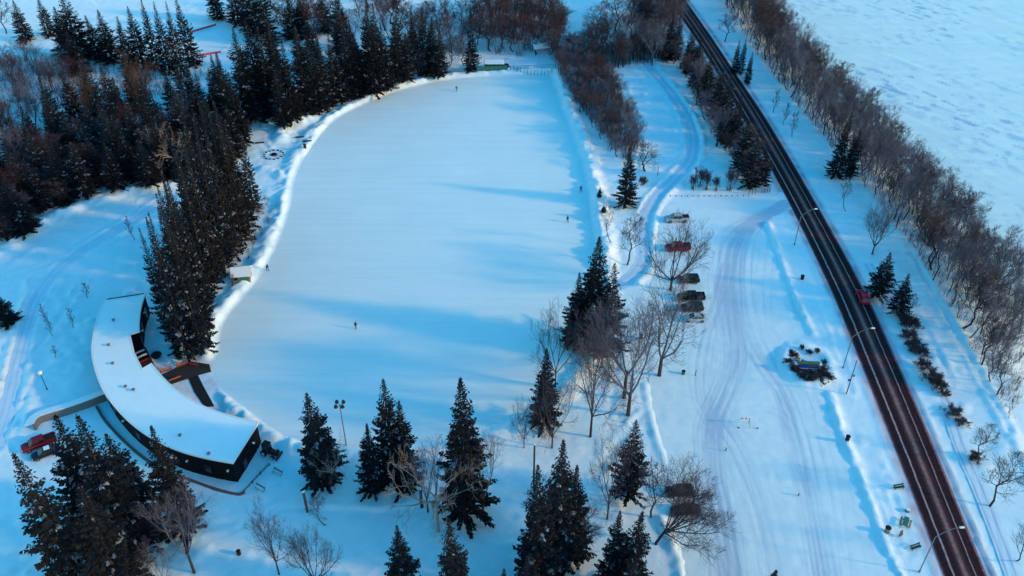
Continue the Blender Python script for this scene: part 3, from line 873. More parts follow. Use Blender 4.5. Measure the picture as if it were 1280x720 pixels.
def bare(kind, bx, by, ty, wpx, label, group=None, rot=None, cat='tree', name='leafless_tree', tilt=(0, 0)):
    x, y, z = GZP(bx, by)
    h = htop(y, ty) - z
    if kind == 'lean': return place(name, BARE[kind], (x, y, z - 0.05), h, wpx / pxscale(by) * 0.82, 0.0, label, cat, group)
    return place(name, BARE[kind], (x, y, z - 0.05), h, wpx / 2 / pxscale(by), rot, label, cat, group, tilt)


# ---- evergreens that stand where one can point at them
for a in [
    # south edge, left corner cluster
    (17, 563, 750, 88, 5, 'broad brown-green spruce at the far left of the corner cluster'),
    (64, 520, 672, 86, 1, 'snow-flecked spruce directly beside the red pickup'),
    (93, 513, 690, 84, 1, 'tall snowy spruce just below the concrete wall'),
    (131, 542, 652, 68, 0, 'full dark spruce at the right of the corner cluster beside the kerb'),
    (96, 610, 758, 92, 2, 'brownish spruce at the front of the corner cluster with snowy lower boughs'),
    (184, 529, 664, 62, 5, 'slim brown-green spruce standing in front of the curved building'),
    # south edge of the oval
    (383, 492, 602, 62, 0, 'broad dark spruce just right of the building end'),
    (454, 530, 614, 40, 3, 'smaller narrow spruce between two larger ones south of the oval'),
    (478, 473, 604, 58, 1, 'tall snow-dusted spruce with the four-headed lamp on its left'),
    (497, 500, 608, 50, 1, 'snow-dusted spruce leaning close behind its taller twin'),
    (571, 469, 644, 76, 3, 'large full spruce with pale birch limbs before it'),
    (495, 656, 752, 52, 0, 'bushy spruce cut by the bottom edge, left of its twin'),
    (561, 643, 770, 58, 5, 'pointed brownish spruce at the bottom edge right of its twin'),
    (632, 708, 790, 40, 0, 'spruce tip just showing at the bottom edge'),
    (657, 690, 790, 40, 3, 'dark narrow spruce top at the foot of the central pair'),
    (703, 552, 712, 66, 3, 'tallest spruce of the lower central pair with bare lower trunk'),
    (676, 580, 735, 66, 0, 'dense spruce on the left of the lower central pair'),
    (724, 578, 700, 50, 3, 'shorter spruce tucked right of the lower central pair'),
    (772, 636, 735, 44, 1, 'narrow spruce left of the leaning tree, left of two'),
    (798, 637, 745, 56, 1, 'snow-flecked spruce left of the leaning tree, right of two'),
    (797, 525, 626, 50, 4, 'open-branched spruce at the lot edge above two parked cars'),
    # centre
    (682, 432, 532, 44, 3, 'pointed spruce on the rink shore south of the central clump'),
    (743, 296, 428, 64, 3, 'tallest spruce of the central clump by the parked cars'),
    (724, 340, 432, 44, 0, 'dark spruce on the left flank of the central clump'),
    (768, 332, 446, 54, 4, 'ragged spruce on the right of the central clump with bare trunk'),
    (788, 181, 257, 32, 3, 'lone tall spruce beside the winding path'),
    (750, 233, 245, 7, 0, 'tiny young spruce on the bank by the rink'),
    (755, 256, 265, 8, 0, 'small young spruce beside the lone tall spruce'),
    # west
    (-4, 368, 404, 32, 0, 'dark spruce half cut by the left edge of the field'),
    # by the road
    (925, 48, 90, 12, 0, 'leftmost of three narrow spruces on the far verge'),
    (932, 48, 92, 13, 3, 'middle one of three narrow spruces on the far verge'),
    (941, 63, 104, 12, 0, 'rightmost of three narrow spruces on the far verge'),
    (1063, 140, 222, 26, 3, 'taller dark spruce of two at the wood edge'),
    (1077, 158, 220, 24, 0, 'shorter dark spruce of two at the wood edge'),
    (1115, 314, 372, 36, 4, 'open-branched spruce on the verge right of the red car'),
    (1137, 341, 392, 30, 4, 'smaller open-branched spruce on the verge beside its taller twin'),
    # far end of the oval
    (587, 28, 89, 24, 0, 'single tidy spruce at the far end of the oval'),
    (542, 5, 14, 6, 0, 'tiny far spruce in the snow gap, left of four'),
    (557, 9, 17, 7, 0, 'tiny far spruce in the snow gap, second of four'),
    (567, 13, 22, 6, 0, 'tiny far spruce in the snow gap, third of four'),
    (588, 11, 24, 7, 0, 'tiny far spruce in the snow gap, right of four'),
    (702, 11, 30, 8, 0, 'small spruce among brown brush north of the oval'),
]:
    spruce(*a)

# ---- the forest west of the oval
gF = 'spruces of the forest west of the oval'
lF = 'dark spruce packed in the forest west of the oval'
front = [(100, 72, 150, 34, 0), (124, 78, 158, 34, 1), (152, 66, 140, 32, 0), (206, 88, 160, 34, 3), (220, 78, 150, 30, 0), (74, 84, 160, 32, 1), (140, 96, 176, 34, 3), (172, 92, 172, 32, 0), (48, 92, 168, 32, 0), (15, -2, 50, 26, 2), (46, -6, 44, 22, 2), (77, -10, 74, 52, 0), (66, 8, 70, 34, 3), (82, 38, 92, 34, 0), (121, 11, 78, 36, 0), (108, 18, 76, 26, 3), (159, 6, 86, 34, 0), (175, -4, 88, 22, 3),
         (190, 1, 92, 26, 0), (204, -1, 98, 24, 1), (222, -9, 82, 28, 2), (146, 20, 84, 26, 3), (262, -30, 24, 26, 0), (285, -40, 30, 34, 3), (305, -40, 44, 40, 0), (320, -30, 55, 34, 3),
         (292, 33, 150, 48, 1), (306, 22, 140, 46, 3), (318, 30, 146, 42, 1), (330, 10, 140, 40, 0), (272, 74, 170, 34, 1), (260, 84, 165, 30, 1), (232, 82, 148, 32, 0), (244, 92, 170, 32, 1), (284, 90, 180, 36, 0),
         (360, -10, 48, 34, 2), (372, -6, 46, 30, 0), (400, -14, 40, 28, 0), (366, 30, 140, 40, 1), (350, 50, 150, 38, 0), (384, 44, 138, 34, 3), (396, 48, 136, 34, 1), (410, 42, 128, 32, 1), (428, 32, 122, 34, 1),
         (442, 40, 120, 32, 3), (456, -10, 116, 36, 0), (468, 4, 112, 30, 3), (476, 26, 112, 30, 1), (492, 24, 106, 34, 1), (490, -8, 100, 28, 0), (438, 60, 122, 28, 0), (512, 9, 84, 22, 3), (524, 8, 94, 24, 0), (537, 20, 94, 26, 3),
         (547, 36, 95, 24, 0), (418, 70, 126, 28, 3), (342, 84, 156, 30, 0), (376, 80, 144, 30, 1), (460, 60, 116, 26, 0), (505, 40, 104, 26, 3),
         (10, 143, 205, 36, 0), (20, 132, 200, 32, 3), (33, 139, 205, 34, 0), (52, 108, 190, 34, 1), (77, 136, 210, 36, 0), (98, 146, 215, 34, 1), (122, 128, 205, 34, 0), (140, 140, 214, 36, 1), (160, 138, 212, 38, 0),
         (178, 120, 205, 32, 3), (196, 128, 206, 34, 1), (215, 110, 196, 38, 1), (228, 130, 205, 34, 0), (64, 165, 230, 34, 0), (108, 168, 232, 32, 3), (150, 162, 226, 30, 0), (188, 150, 222, 32, 3),
         (6, 186, 255, 40, 1), (28, 196, 262, 36, 1), (58, 185, 255, 38, 0), (85, 176, 245, 36, 1), (2, 220, 292, 40, 3), (20, 240, 290, 30, 0), (130, 178, 236, 32, 3), (172, 172, 230, 34, 0), (206, 160, 222, 34, 1), (228, 165, 222, 30, 0),
         (252, 120, 190, 36, 0), (268, 128, 200, 36, 3), (280, 130, 195, 36, 1), (240, 140, 205, 32, 0), (0, 150, 215, 34, 0), (-14, 200, 270, 36, 0)]
for a in front:
    spruce(*a, lF, gF)
r = random.Random(31)
fp = GL([(-20, 215), (20, 205), (120, 195), (235, 180), (300, 120), (330, 75), (420, 60), (470, 70), (480, 104), (430, 122), (380, 138), (325, 155), (290, 178), (255, 195), (235, 205), (160, 226), (110, 240), (60, 262), (0, 300), (-25, 310)])
pa = np.array(fp); pts_ = []
while len(pts_) < 30:
    x, y = r.uniform(pa[:, 0].min(), pa[:, 0].max()), r.uniform(pa[:, 1].min(), pa[:, 1].max())
    if inside(np.array([x]), np.array([y]), fp)[0] and all((x - a) ** 2 + (y - b) ** 2 > 20 for a, b in pts_): pts_.append((x, y))
for x, y in pts_:
    h = r.uniform(13, 21)
    place('spruce_tree', SPR[r.choice([0, 1, 3, 3])], (x, y, gz(x, y) - .05), h, h * r.uniform(.17, .22), None, lF, 'tree', gF)
# the column of tall spruces between the field and the oval
gC = 'spruces of the column along the oval shore'
lC = 'tall dark spruce in the dense column along the oval shore'
for bx, by, ty, w_, v_ in [(221, 426, 283, 36, 0), (229, 440, 272, 40, 3), (236, 449, 262, 42, 1), (255, 441, 258, 40, 3), (246, 425, 240, 44, 0), (258, 415, 235, 36, 1), (250, 400, 222, 42, 3), (232, 405, 258, 38, 0), (258, 392, 225, 36, 3),
          (250, 375, 205, 40, 1), (264, 368, 200, 34, 0), (243, 385, 232, 38, 3), (258, 352, 180, 38, 0), (272, 350, 185, 34, 5), (281, 336, 165, 36, 3), (266, 335, 160, 38, 1), (293, 322, 158, 34, 5), (280, 315, 140, 38, 0),
          (303, 302, 150, 34, 2), (292, 298, 125, 36, 3), (312, 285, 150, 32, 5), (302, 278, 118, 34, 0), (318, 262, 168, 28, 2), (286, 278, 112, 34, 3), (268, 300, 130, 34, 1), (254, 325, 170, 34, 0)]:
    spruce(640 + (bx - 640) * (NADIR - ty) / (NADIR - by), ty, by, w_ * .92, v_, lC, gC)
# along the road's left side
gR = 'spruces in the tree belt left of the road'
lR = 'dark spruce in the tree belt along the left side of the road'
for a in [(841, 12, 76, 18, 3), (851, 15, 74, 18, 0), (866, 30, 92, 20, 0), (878, 44, 108, 22, 3), (890, 66, 130, 24, 0), (904, 84, 146, 26, 3), (917, 92, 160, 30, 0), (926, 118, 182, 28, 3), (938, 146, 212, 32, 1), (950, 164, 234, 30, 1), (960, 186, 232, 24, 4), (912, 120, 176, 24, 0)]:
    spruce(*a, lR, gR)

for k, (x, y, h) in enumerate([(8, 66, 19), (16, 72, 21), (24, 64, 20), (31, 70, 18), (-6, 60, 20), (40, 62, 19), (22, 58, 22), (3, 73, 17), (36, 74, 15)]):  # unseen spruces added below the frame to cast shade over the lower-left snow
    place('spruce_tree', SPR[k % 4], (x, y, gz(x, y) - .05), h, 3.6, None, 'unseen spruce added below the view to shade the lower left', 'tree', 'unseen shading spruces added south of the view')
# ---- leafless trees one can point at
for a in [
    ('vase', 838, 363, 284, 92, 'wide fan-crowned leafless tree over the red parked car'),
    ('young', 784, 331, 266, 36, 'leafless tree with a dark forked stem beside the snow path'),
    ('young2', 764, 303, 254, 30, 'slender leafless tree below the lone tall spruce'),
    ('elm', 785, 519, 396, 140, 'big pale-limbed leafless tree in the central grove'),
    ('elm2', 780, 497, 372, 118, 'leafless tree with two dark stems in the central grove'),
    ('elm', 824, 470, 364, 140, 'spreading leafless tree at the lot edge above the bin'),
    ('vase2', 738, 546, 416, 104, 'round-crowned leafless tree in front of the central grove'),
    ('vase2', 694, 484, 384, 66, 'grey leafless tree on the rink shore beside the central clump'),
    ('lean', 820, 680, 596, 96, 'leafless tree leaning right over two dark parked cars'),
    ('young', 814, 646, 576, 46, 'thin leafless tree behind the leaning one'),
    ('vase2', 759, 649, 540, 74, 'open leafless tree between spruces near the lower lot edge'),
    ('elm2', 604, 648, 536, 76, 'dark-stemmed leafless tree right of the large spruce'),
    ('birch', 548, 664, 566, 125, 'pale birch with broken spreading white limbs'),
    ('young2', 407, 656, 610, 42, 'small leafless tree beside the brown post'),
    ('vase2', 349, 718, 638, 74, 'upright leafless tree near the bottom left of centre'),
    ('vase', 396, 735, 668, 70, 'low round leafless tree at the bottom edge'),
    ('elm2', 243, 716, 618, 84, 'forked leafless tree below the building corner'),
    ('vase2', 208, 740, 678, 44, 'low reddish leafless tree beside the corner spruces'),
    ('birch', 419, 612, 552, 50, 'leafless tree with a dark trunk against the broad spruce'),
    ('young', 676, 690, 596, 60, 'thin leafless tree in front of the lower central pair'),
    ('vase2', 690, 560, 470, 70, 'brown leafless tree hugging the pointed shore spruce'),
    ('vase2', 655, 560, 500, 44, 'thin grey leafless tree on the south shore of the oval'),
    ('vase2', 752, 460, 390, 70, 'grey leafless tree inside the central clump'),
    ('young', 720, 700, 640, 60, 'brown leafless tree at the foot of the lower central pair'),
    ('elm', 535, 640, 560, 70, 'leafless tree just left of the pale birch'),
    ('vase2', 742, 345, 0, 0, ''),
    ('young', 1237, 633, 569, 50, 'leafless tree standing alone on the lower right verge'),
    ('young2', 1271, 701, 640, 50, 'leafless tree cut by the right edge of the picture'),
    ('young', 1219, 573, 533, 32, 'leafless tree with a bushy foot beside the ski track'),
    ('vase', 1090, 318, 254, 52, 'stout leafless tree with low limbs on the verge'),
    ('young2', 1057, 264, 222, 26, 'young leafless tree on the verge below the dark spruces'),
    ('sapling', 967, 141, 112, 12, 'first small sapling of three beside the far wood'),
    ('sapling', 979, 156, 128, 12, 'second small sapling of three beside the far wood'),
    ('sapling', 990, 171, 140, 14, 'third small sapling of three beside the far wood'),
    ('young', 906, 52, 14, 26, 'leafless tree alone on the far verge of the road'),
    ('young', 779, 84, 44, 30, 'leafless tree at the far edge of the snow meadow'),
    ('elm', 815, 82, 24, 44, 'tall leafless tree beside the start of the snow path'),
    ('young', 842, 80, 46, 26, 'leafless tree right of the start of the snow path'),
    ('elm2', 872, 122, 72, 36, 'pale-limbed leafless tree at the left of the road belt'),
    ('elm2', 896, 182, 132, 44, 'dark leafless tree at the lower end of the road belt'),
    ('young', 744, 50, 2, 40, 'leafless tree standing in the far snow field'),
    ('young', 770, 40, -14, 40, 'leafless tree at the top of the far snow field'),
    ('tan', 115, 158, 96, 70, 'tan fan-shaped leafless tree in the forest, left of two'),
    ('tan', 184, 144, 76, 80, 'tan fan-shaped leafless tree in the forest, right of two'),
    ('birch', 226, 222, 160, 58, 'white-limbed leafless tree at the forest edge by the field'),
    ('wood_red', 34, 262, 204, 56, 'reddish leafless tree in the forest near the left edge'),
    ('wood_red', 212, 206, 160, 50, 'reddish leafless tree behind the white-limbed one'),
    ('young', 8, 42, 0, 30, 'leafless tree at the upper left corner'),
    ('sapling', 61, 404, 380, 12, 'thin sapling in the left field, topmost of the near row'),
    ('sapling', 66, 420, 398, 12, 'thin sapling in the left field, second of the near row'),
    ('sapling', 92, 410, 384, 12, 'thin sapling in the left field nearest the roof'),
    ('sapling', 70, 447, 432, 10, 'thin sapling in the left field, lowest of the near row'),
    ('sapling', 168, 300, 270, 12, 'bare stalk of a sapling in the middle of the left field'),
    ('sapling', 110, 372, 354, 14, 'small sapling at the top corner of the roof'),
    ('young2', 1140, 398, 368, 30, 'small leafless tree among the verge bushes'),
    ('young', 806, 214, 182, 44, 'low spreading leafless tree right of the lone tall spruce'),
]:
    if a[-1]: bare(*a)

# ---- woods
def fill(poly_px, n, kinds, hr, wr, label, group, seed, mind=3.0, name='aspen_tree'):
    poly = GL(poly_px)
    p = np.array(poly); r = random.Random(seed)
    got, tries = [], 0
    while len(got) < n and tries < n * 60:
        tries += 1
        x, y = r.uniform(p[:, 0].min(), p[:, 0].max()), r.uniform(p[:, 1].min(), p[:, 1].max())
        if not inside(np.array([x]), np.array([y]), poly)[0]: continue
        if any((x - a) ** 2 + (y - b) ** 2 < mind * mind for a, b in got): continue
        if abs(x) > 0.60 * y + 18: continue
        got.append((x, y))
    for x, y in got:
        k = r.choice(kinds)
        h = r.uniform(*hr)
        place(name if 'thicket' not in k else 'thicket_shrub', BARE[k], (x, y, gz(x, y) - 0.1), h, h * r.uniform(*wr), r.uniform(0, 6.28), label[k] if isinstance(label, dict) else label,
              'tree' if 'thicket' not in k else 'shrub', group, (r.gauss(0, 0.05), r.gauss(0, 0.05)))
    return got


RIVER_WOOD = [(884, -30), (920, 30), (962, 92), (1036, 184), (1088, 244), (1150, 328), (1206, 424), (1258, 522), (1300, 610), (1400, 600), (1300, 385), (1235, 305), (1185, 252), (1135, 205), (1090, 152), (1035, 96), (985, 45), (930, -30)]
fill(RIVER_WOOD, 295, ['wood_grey', 'wood_grey', 'wood_grey2', 'wood_grey2', 'wood_pale', 'wood_brown', 'wood_grey'], (9.5, 15), (0.22, 0.32),
     {'wood_grey': 'grey-crowned leafless tree in the dense riverside wood', 'wood_brown': 'brown-crowned leafless tree in the dense riverside wood',
      'wood_pale': 'pale-stemmed leafless tree in the dense riverside wood', 'wood_grey2': 'forked grey leafless tree in the dense riverside wood'}, 'trees of the riverside wood', 3, 2.6, name='poplar_tree')
fill([(692, 62), (735, 58), (765, 100), (800, 175), (790, 205), (768, 200), (742, 165), (716, 125), (700, 100)], 90, ['thicket', 'thicket', 'wood_brown', 'wood_grey'], (5.5, 8.5), (0.34, 0.5),
     {'thicket': 'brown leafless thicket shrub in the strip east of the oval', 'wood_grey': 'grey leafless tree in the strip east of the oval', 'wood_brown': 'brown leafless tree in the strip east of the oval'}, 'thicket east of the oval', 4, 2.3)
fill([(590, 20), (690, 8), (705, 55), (690, 70), (655, 72), (625, 68), (596, 60)], 70, ['wood_red', 'wood_brown', 'thicket_red', 'thicket'], (8, 12), (0.36, 0.5),
     {'wood_red': 'reddish leafless tree in the grove beyond the oval', 'wood_brown': 'brown leafless tree in the grove beyond the oval', 'thicket_red': 'reddish shrub in the grove beyond the oval', 'thicket': 'brown shrub in the grove beyond the oval'}, 'grove beyond the oval', 5, 3.6)
fill([(738, 52), (772, 48), (800, 30), (845, 60), (838, 78), (800, 75), (770, 84), (735, 78)], 56, ['wood_brown', 'wood_grey', 'thicket'], (7, 11), (0.36, 0.5),
     {'thicket': 'brown shrub in the grove by the snow meadow', 'wood_brown': 'brown leafless tree in the grove by the snow meadow', 'wood_grey': 'grey leafless tree in the grove by the snow meadow'}, 'grove by the snow meadow', 6, 3.4)
fill([(782, 10), (832, -10), (846, 30), (838, 56), (790, 40)], 30, ['wood_grey', 'wood_brown', 'wood_grey'], (11, 15), (0.3, 0.42),
     {'wood_brown': 'brown leafless tree in the grove at the top beside the road', 'wood_grey': 'grey leafless tree in the grove at the top beside the road'}, 'grove at the top by the road', 7, 3.6)
fill([(850, 85), (868, 80), (925, 168), (962, 232), (940, 236), (905, 190), (872, 138)], 60, ['wood_brown', 'thicket', 'wood_grey'], (5, 9), (0.36, 0.5),
     {'thicket': 'dark shrub under the tree belt left of the road', 'wood_brown': 'brown leafless tree in the tree belt left of the road', 'wood_grey': 'grey leafless tree in the tree belt left of the road'}, 'leafless belt left of the road', 8, 2.6)
fill([(490, 30), (585, 25), (600, 70), (590, 88), (545, 92), (500, 104), (520, 60)], 34, ['wood_pale', 'wood_grey', 'wood_brown'], (8, 12), (0.32, 0.44),
     {'wood_pale': 'pale-stemmed leafless tree northwest of the oval', 'wood_grey': 'grey leafless tree northwest of the oval', 'wood_brown': 'brown leafless tree northwest of the oval'}, 'leafless trees northwest of the oval', 9, 3.5)
fill([(-30, 70), (62, 78), (110, 92), (120, 120), (80, 140), (-30, 145)], 46, ['wood_grey', 'thicket', 'thicket_red', 'thicket'], (6, 9), (0.4, 0.55),
     {'thicket': 'purple-brown shrub in the brush at the upper left', 'thicket_red': 'reddish shrub in the brush at the upper left', 'wood_grey': 'grey leafless tree in the brush at the upper left'}, 'brush at the upper left', 10, 3.2)
fill([(-30, 250), (60, 205), (150, 205), (240, 195), (235, 212), (160, 228), (110, 244), (60, 268), (0, 308), (-30, 320)], 60, ['wood_grey', 'wood_brown', 'wood_red', 'thicket'], (6, 10), (0.36, 0.5),
     {'thicket': 'dark shrub at the forest edge above the left field', 'wood_brown': 'brown leafless tree at the forest edge above the left field', 'wood_grey': 'grey leafless tree at the forest edge above the left field', 'wood_red': 'reddish leafless tree at the forest edge above the left field'}, 'leafless edge of the left forest', 12, 3.0)
fill([(-30, 165), (60, 160), (150, 175), (235, 165), (250, 190), (235, 205), (150, 222), (100, 238), (50, 258), (0, 285), (-30, 300)], 24, ['wood_grey', 'wood_red', 'wood_brown', 'wood_grey2'], (10, 15), (0.28, 0.38),
     {'wood_grey2': 'forked grey leafless tree among the west forest spruces', 'wood_brown': 'brown leafless tree among the west forest spruces', 'wood_grey': 'grey leafless tree among the west forest spruces', 'wood_red': 'reddish leafless tree among the west forest spruces'}, 'leafless trees among the west forest spruces', 21, 3.6)
fill([(330, 155), (385, 138), (440, 120), (480, 108), (540, 92), (535, 84), (470, 98), (400, 125), (320, 146)], 60, ['wood_grey', 'thicket', 'thicket'], (3.5, 6.0), (0.4, 0.55),
     {'thicket': 'brown shrub under the spruces on the oval\'s northwest shore', 'wood_grey': 'grey leafless tree under the spruces on the northwest shore'}, 'brush on the northwest shore', 13, 2.6)
fill([(330, 0), (420, 8), (500, -10), (500, 40), (440, 70), (350, 60)], 24, ['wood_grey', 'wood_brown', 'wood_red'], (9, 13), (0.3, 0.42),
     {'wood_brown': 'brown leafless tree among the far forest spruces', 'wood_grey': 'grey leafless tree among the far forest spruces', 'wood_red': 'reddish leafless tree among the far forest spruces'}, 'leafless trees in the far forest', 14, 5)
fill([(318, 262), (334, 250), (338, 290), (312, 332), (296, 352), (286, 372), (280, 352), (300, 318)], 16, ['thicket', 'wood_grey'], (2.5, 4.0), (0.3, 0.42),
     {'thicket': 'low brown shrub at the foot of the spruce column', 'wood_grey': 'thin grey young tree at the foot of the spruce column'}, 'brush below the spruce column', 15, 2.0)

# low brush nobody could count, under the woods
def brush(name, poly_px, n, label, seed, hmax=1.6, m='twig_brown'):
    poly = GL(poly_px); p = np.array(poly); r = np.random.default_rng(seed)
    X = r.uniform(p[:, 0].min(), p[:, 0].max(), n * 3); Y = r.uniform(p[:, 1].min(), p[:, 1].max(), n * 3)
    k = inside(X, Y, poly) & (np.abs(X) < 0.62 * Y + 20)
    X, Y = X[k][:n], Y[k][:n]
    V, F = [], []

    def blade(b, t, w0, w1):
        a = math.atan2(t[1] - b[1], t[0] - b[0]) + r.normal(0, .6)
        wx, wy = -math.sin(a), math.cos(a); o = len(V)
        V.extend([(b[0] - wx * w0, b[1] - wy * w0, b[2]), (b[0] + wx * w0, b[1] + wy * w0, b[2]), (t[0] + wx * w1, t[1] + wy * w1, t[2]), (t[0] - wx * w1, t[1] - wy * w1, t[2])])
        F.append((o, o + 1, o + 2, o + 3))

    for x, y in zip(X, Y):
        z = gz(x, y)
        for j in range(3):
            a = r.uniform(0, 6.28); an = abs(r.normal(0, 0.35)); L = r.uniform(0.35, 1) * hmax
            d = (math.sin(an) * math.cos(a), math.sin(an) * math.sin(a), math.cos(an))
            t = (x + d[0] * L, y + d[1] * L, z + d[2] * L)
            blade((x, y, z - .1), t, .035, .015)
            for q in range(4):
                f = r.uniform(.35, .95); a2 = r.uniform(0, 6.28); l2 = L * r.uniform(.2, .42)
                bp = (x + d[0] * L * f, y + d[1] * L * f, z + d[2] * L * f)
                blade(bp, (bp[0] + math.cos(a2) * l2 * .7, bp[1] + math.sin(a2) * l2 * .7, bp[2] + l2 * .7), .022, .012)
    o = link(name, np_mesh(name, V, F, M[m]))
    return tag(o, label, 'undergrowth', None, 'stuff')


brush('undergrowth_brush', RIVER_WOOD, 2300, 'tangle of brown brush and young stems under the riverside wood', 1, 2.6, 'twig_brown')
brush('undergrowth_brush', [(-30, 75), (240, 92), (300, 100), (480, 60), (540, 88), (480, 110), (330, 158), (240, 212), (160, 230), (110, 244), (60, 268), (0, 308), (-30, 325)], 3200, 'tangle of brush and young stems under the west forest', 2, 3.4)
brush('undergrowth_brush', [(692, 62), (845, 60), (838, 78), (770, 84), (765, 100), (805, 180), (780, 205), (716, 125)], 2200, 'brown brush under the thickets east of the oval', 3, 3.2)

# shrubs
for a in [
    ('shrub', 866, 236, 219, 14, 'smallest pale shrub at the left of the hedge by the posts'),
    ('shrub', 876, 233, 211, 22, 'full shrub second from the left by the posts'),
    ('shrub', 883, 237, 214, 18, 'shrub third from the left by the posts'),
    ('shrub', 895, 238, 221, 14, 'small thin shrub in the gap of the hedge by the posts'),
    ('shrub', 911, 238, 210, 22, 'wide fan-shaped shrub at the right of the hedge by the posts'),
    ('lowshrub', 803, 231, 221, 12, 'low reddish shrub at the foot of the lone tall spruce'),
]:
    bare(*a, cat='shrub', name='bare_shrub')
for i, (px, py, w, h, lab) in enumerate([
    (1130, 402, 20, 1.6, 'dark verge bush right under the two open spruces'), (1138, 410, 22, 1.8, 'rounded dark verge bush, second down the row'), (1136, 424, 20, 1.5, 'dark verge bush, third down the row'),
    (1143, 436, 22, 1.5, 'broad verge bush, fourth down the row'), (1150, 444, 20, 1.3, 'low verge bush at the end of the upper clump'), (1153, 461, 18, 1.6, 'first bush of the lower verge clump'),
    (1162, 475, 24, 1.8, 'largest bush of the lower verge clump'), (1172, 486, 20, 1.5, 'bush at the lower end of the dark verge clump'), (1180, 494, 12, 1.0, 'small tuft below the dark verge clump'),
    (1190, 517, 22, 1.0, 'faint low verge bush half buried in snow'), (1203, 530, 16, 0.8, 'last small verge bush half buried in snow'), (1219, 575, 18, 1.3, 'bushy tuft at the foot of a verge tree')]):
    x, y, z = GZP(px, py)
    place('verge_bush', BARE['lowshrub'], (x, y, z - 0.1), h * 1.25, w * .62 / pxscale(py), None, lab, 'bush')

# ================================================================== the curved pavilion
bc = (sum(p[0] for p in BLDG) / len(BLDG), sum(p[1] for p in BLDG) / len(BLDG))
pav = empty('curved_pavilion', (bc[0], bc[1], 0), 0, 'dark curved single-storey pavilion with a snow-covered flat roof', 'building')
loc = lambda pts: [(x - bc[0], y - bc[1]) for x, y in pts]


def inset(poly, d):
    n = len(poly)
    ar = sum(poly[i][0] * poly[(i + 1) % n][1] - poly[(i + 1) % n][0] * poly[i][1] for i in range(n))
    s = 1 if ar > 0 else -1
    out = []
    for i in range(n):
        a, b, c = Vector(poly[i - 1]), Vector(poly[i]), Vector(poly[(i + 1) % n])
        e1, e2 = (b - a).normalized(), (c - b).normalized()
        n1, n2 = Vector((-e1.y, e1.x)) * s, Vector((-e2.y, e2.x)) * s
        m_ = (n1 + n2)
        m_ = m_ / max(0.5, m_.length_squared / 2) if m_.length > 1e-6 else n1
        q = b + m_ * d
        out.append((q.x, q.y))
    return out


rp_ = loc(BLDG)
wl_ = inset(rp_, 0.35)
MB().prism(wl_, -0.3, ROOFZ - 0.42).build('wall', M['cladding'], pav)
roof = MB().prism(inset(rp_, 0.02), ROOFZ - 0.42, ROOFZ - 0.10).build('roof', M['cladding'], pav)
# snow on the roof: gently uneven top
fine = inset(rp_, 0.30)
sn_ = MB().prism(fine, ROOFZ - 0.095, ROOFZ - 0.03).build('snow_cover', M['roofsnow'], roof)
fas = MB()
op, ip = rp_, inset(rp_, 0.28)
nq = len(op)
for i in range(nq):
    j = (i + 1) % nq
    fas.add([(*op[i], ROOFZ - 0.28), (*op[j], ROOFZ - 0.28), (*op[j], ROOFZ), (*op[i], ROOFZ), (*ip[i], ROOFZ), (*ip[j], ROOFZ), (*ip[j], ROOFZ - 0.08), (*ip[i], ROOFZ - 0.08)],
            [(0, 1, 2, 3), (3, 2, 5, 4), (4, 5, 6, 7)])
fas.build('fascia', M['white'], pav)
qa, qb = Vector(rp_[0]), Vector(rp_[-1]); qe = (qb - qa).normalized(); qn = Vector((-qe.y, qe.x))
if inside(np.array([(qa + qb).x / 2 + qn.x]), np.array([(qa + qb).y / 2 + qn.y]), rp_)[0]: qn = -qn
qc = (qa + qb) / 2 - qn * 0.42
MB().box((qc.x, qc.y, ROOFZ + 0.02), ((qb - qa).length - 0.9, 0.20, 0.14), rz=math.atan2(qe.y, qe.x)).build('flashing', M['darksteel'], roof)
for px, py in [(142, 401), (136, 432), (141, 455), (157, 484), (167, 488), (261, 568), (225, 545)]:
    x, y, _ = G(px, py, ROOFZ)
    v = MB().tube([(0, 0, -0.05), (0, 0, 0.30)], 0.16, 10).tube([(0, 0, 0.30), (0, 0, 0.36), (0, 0, 0.50)], [0.34, 0.34, 0.05], 10).build('roof_vent', M['steel'], roof)
    v.location = (x - bc[0], y - bc[1], ROOFZ)


def on_wall(poly, i, t, z, off):
    a, b = Vector(poly[i]), Vector(poly[i + 1])
    p_ = a.lerp(b, t); e = (b - a).normalized()
    return p_, e


no_ = len(ROOF_OUT)
Wout = wl_[:no_]
Win = wl_[no_:][::-1]


def wall_lamp(pt, nrm, z):
    b_ = MB().box((0, 0, 0), (0.16, 0.22, 0.22)).ball((0.20, 0, 0), 0.20).build('wall_lamp', M['globe'], pav)
    b_.location = (pt[0] + nrm[0] * 0.08, pt[1] + nrm[1] * 0.08, z)
    b_.rotation_euler.z = math.atan2(nrm[1], nrm[0])


def wall_glass(name, p0, p1, z0, z1, side):
    p0, p1 = Vector(p0), Vector(p1)
    e = (p1 - p0); L = e.length; e.normalize()
    nrm = Vector((-e.y, e.x)) * side
    q = (p0 + p1) / 2 + nrm * 0.03
    o = MB().box((0, 0, 0), (L, 0.06, z1 - z0)).build(name, M['glass'], pav)
    o.location = (q.x, q.y, (z0 + z1) / 2); o.rotation_euler.z = math.atan2(e.y, e.x)
    fr = MB()
    for zz in (-(z1 - z0) / 2, (z1 - z0) / 2): fr.box((0, 0, zz), (L + 0.1, 0.10, 0.08))
    k = max(1, int(L / 1.4))
    for i in range(k + 1): fr.box((-L / 2 + L * i / k, 0, 0), (0.08, 0.10, (z1 - z0)))
    f = fr.build('window_frame', M['darksteel'], o)
    return nrm


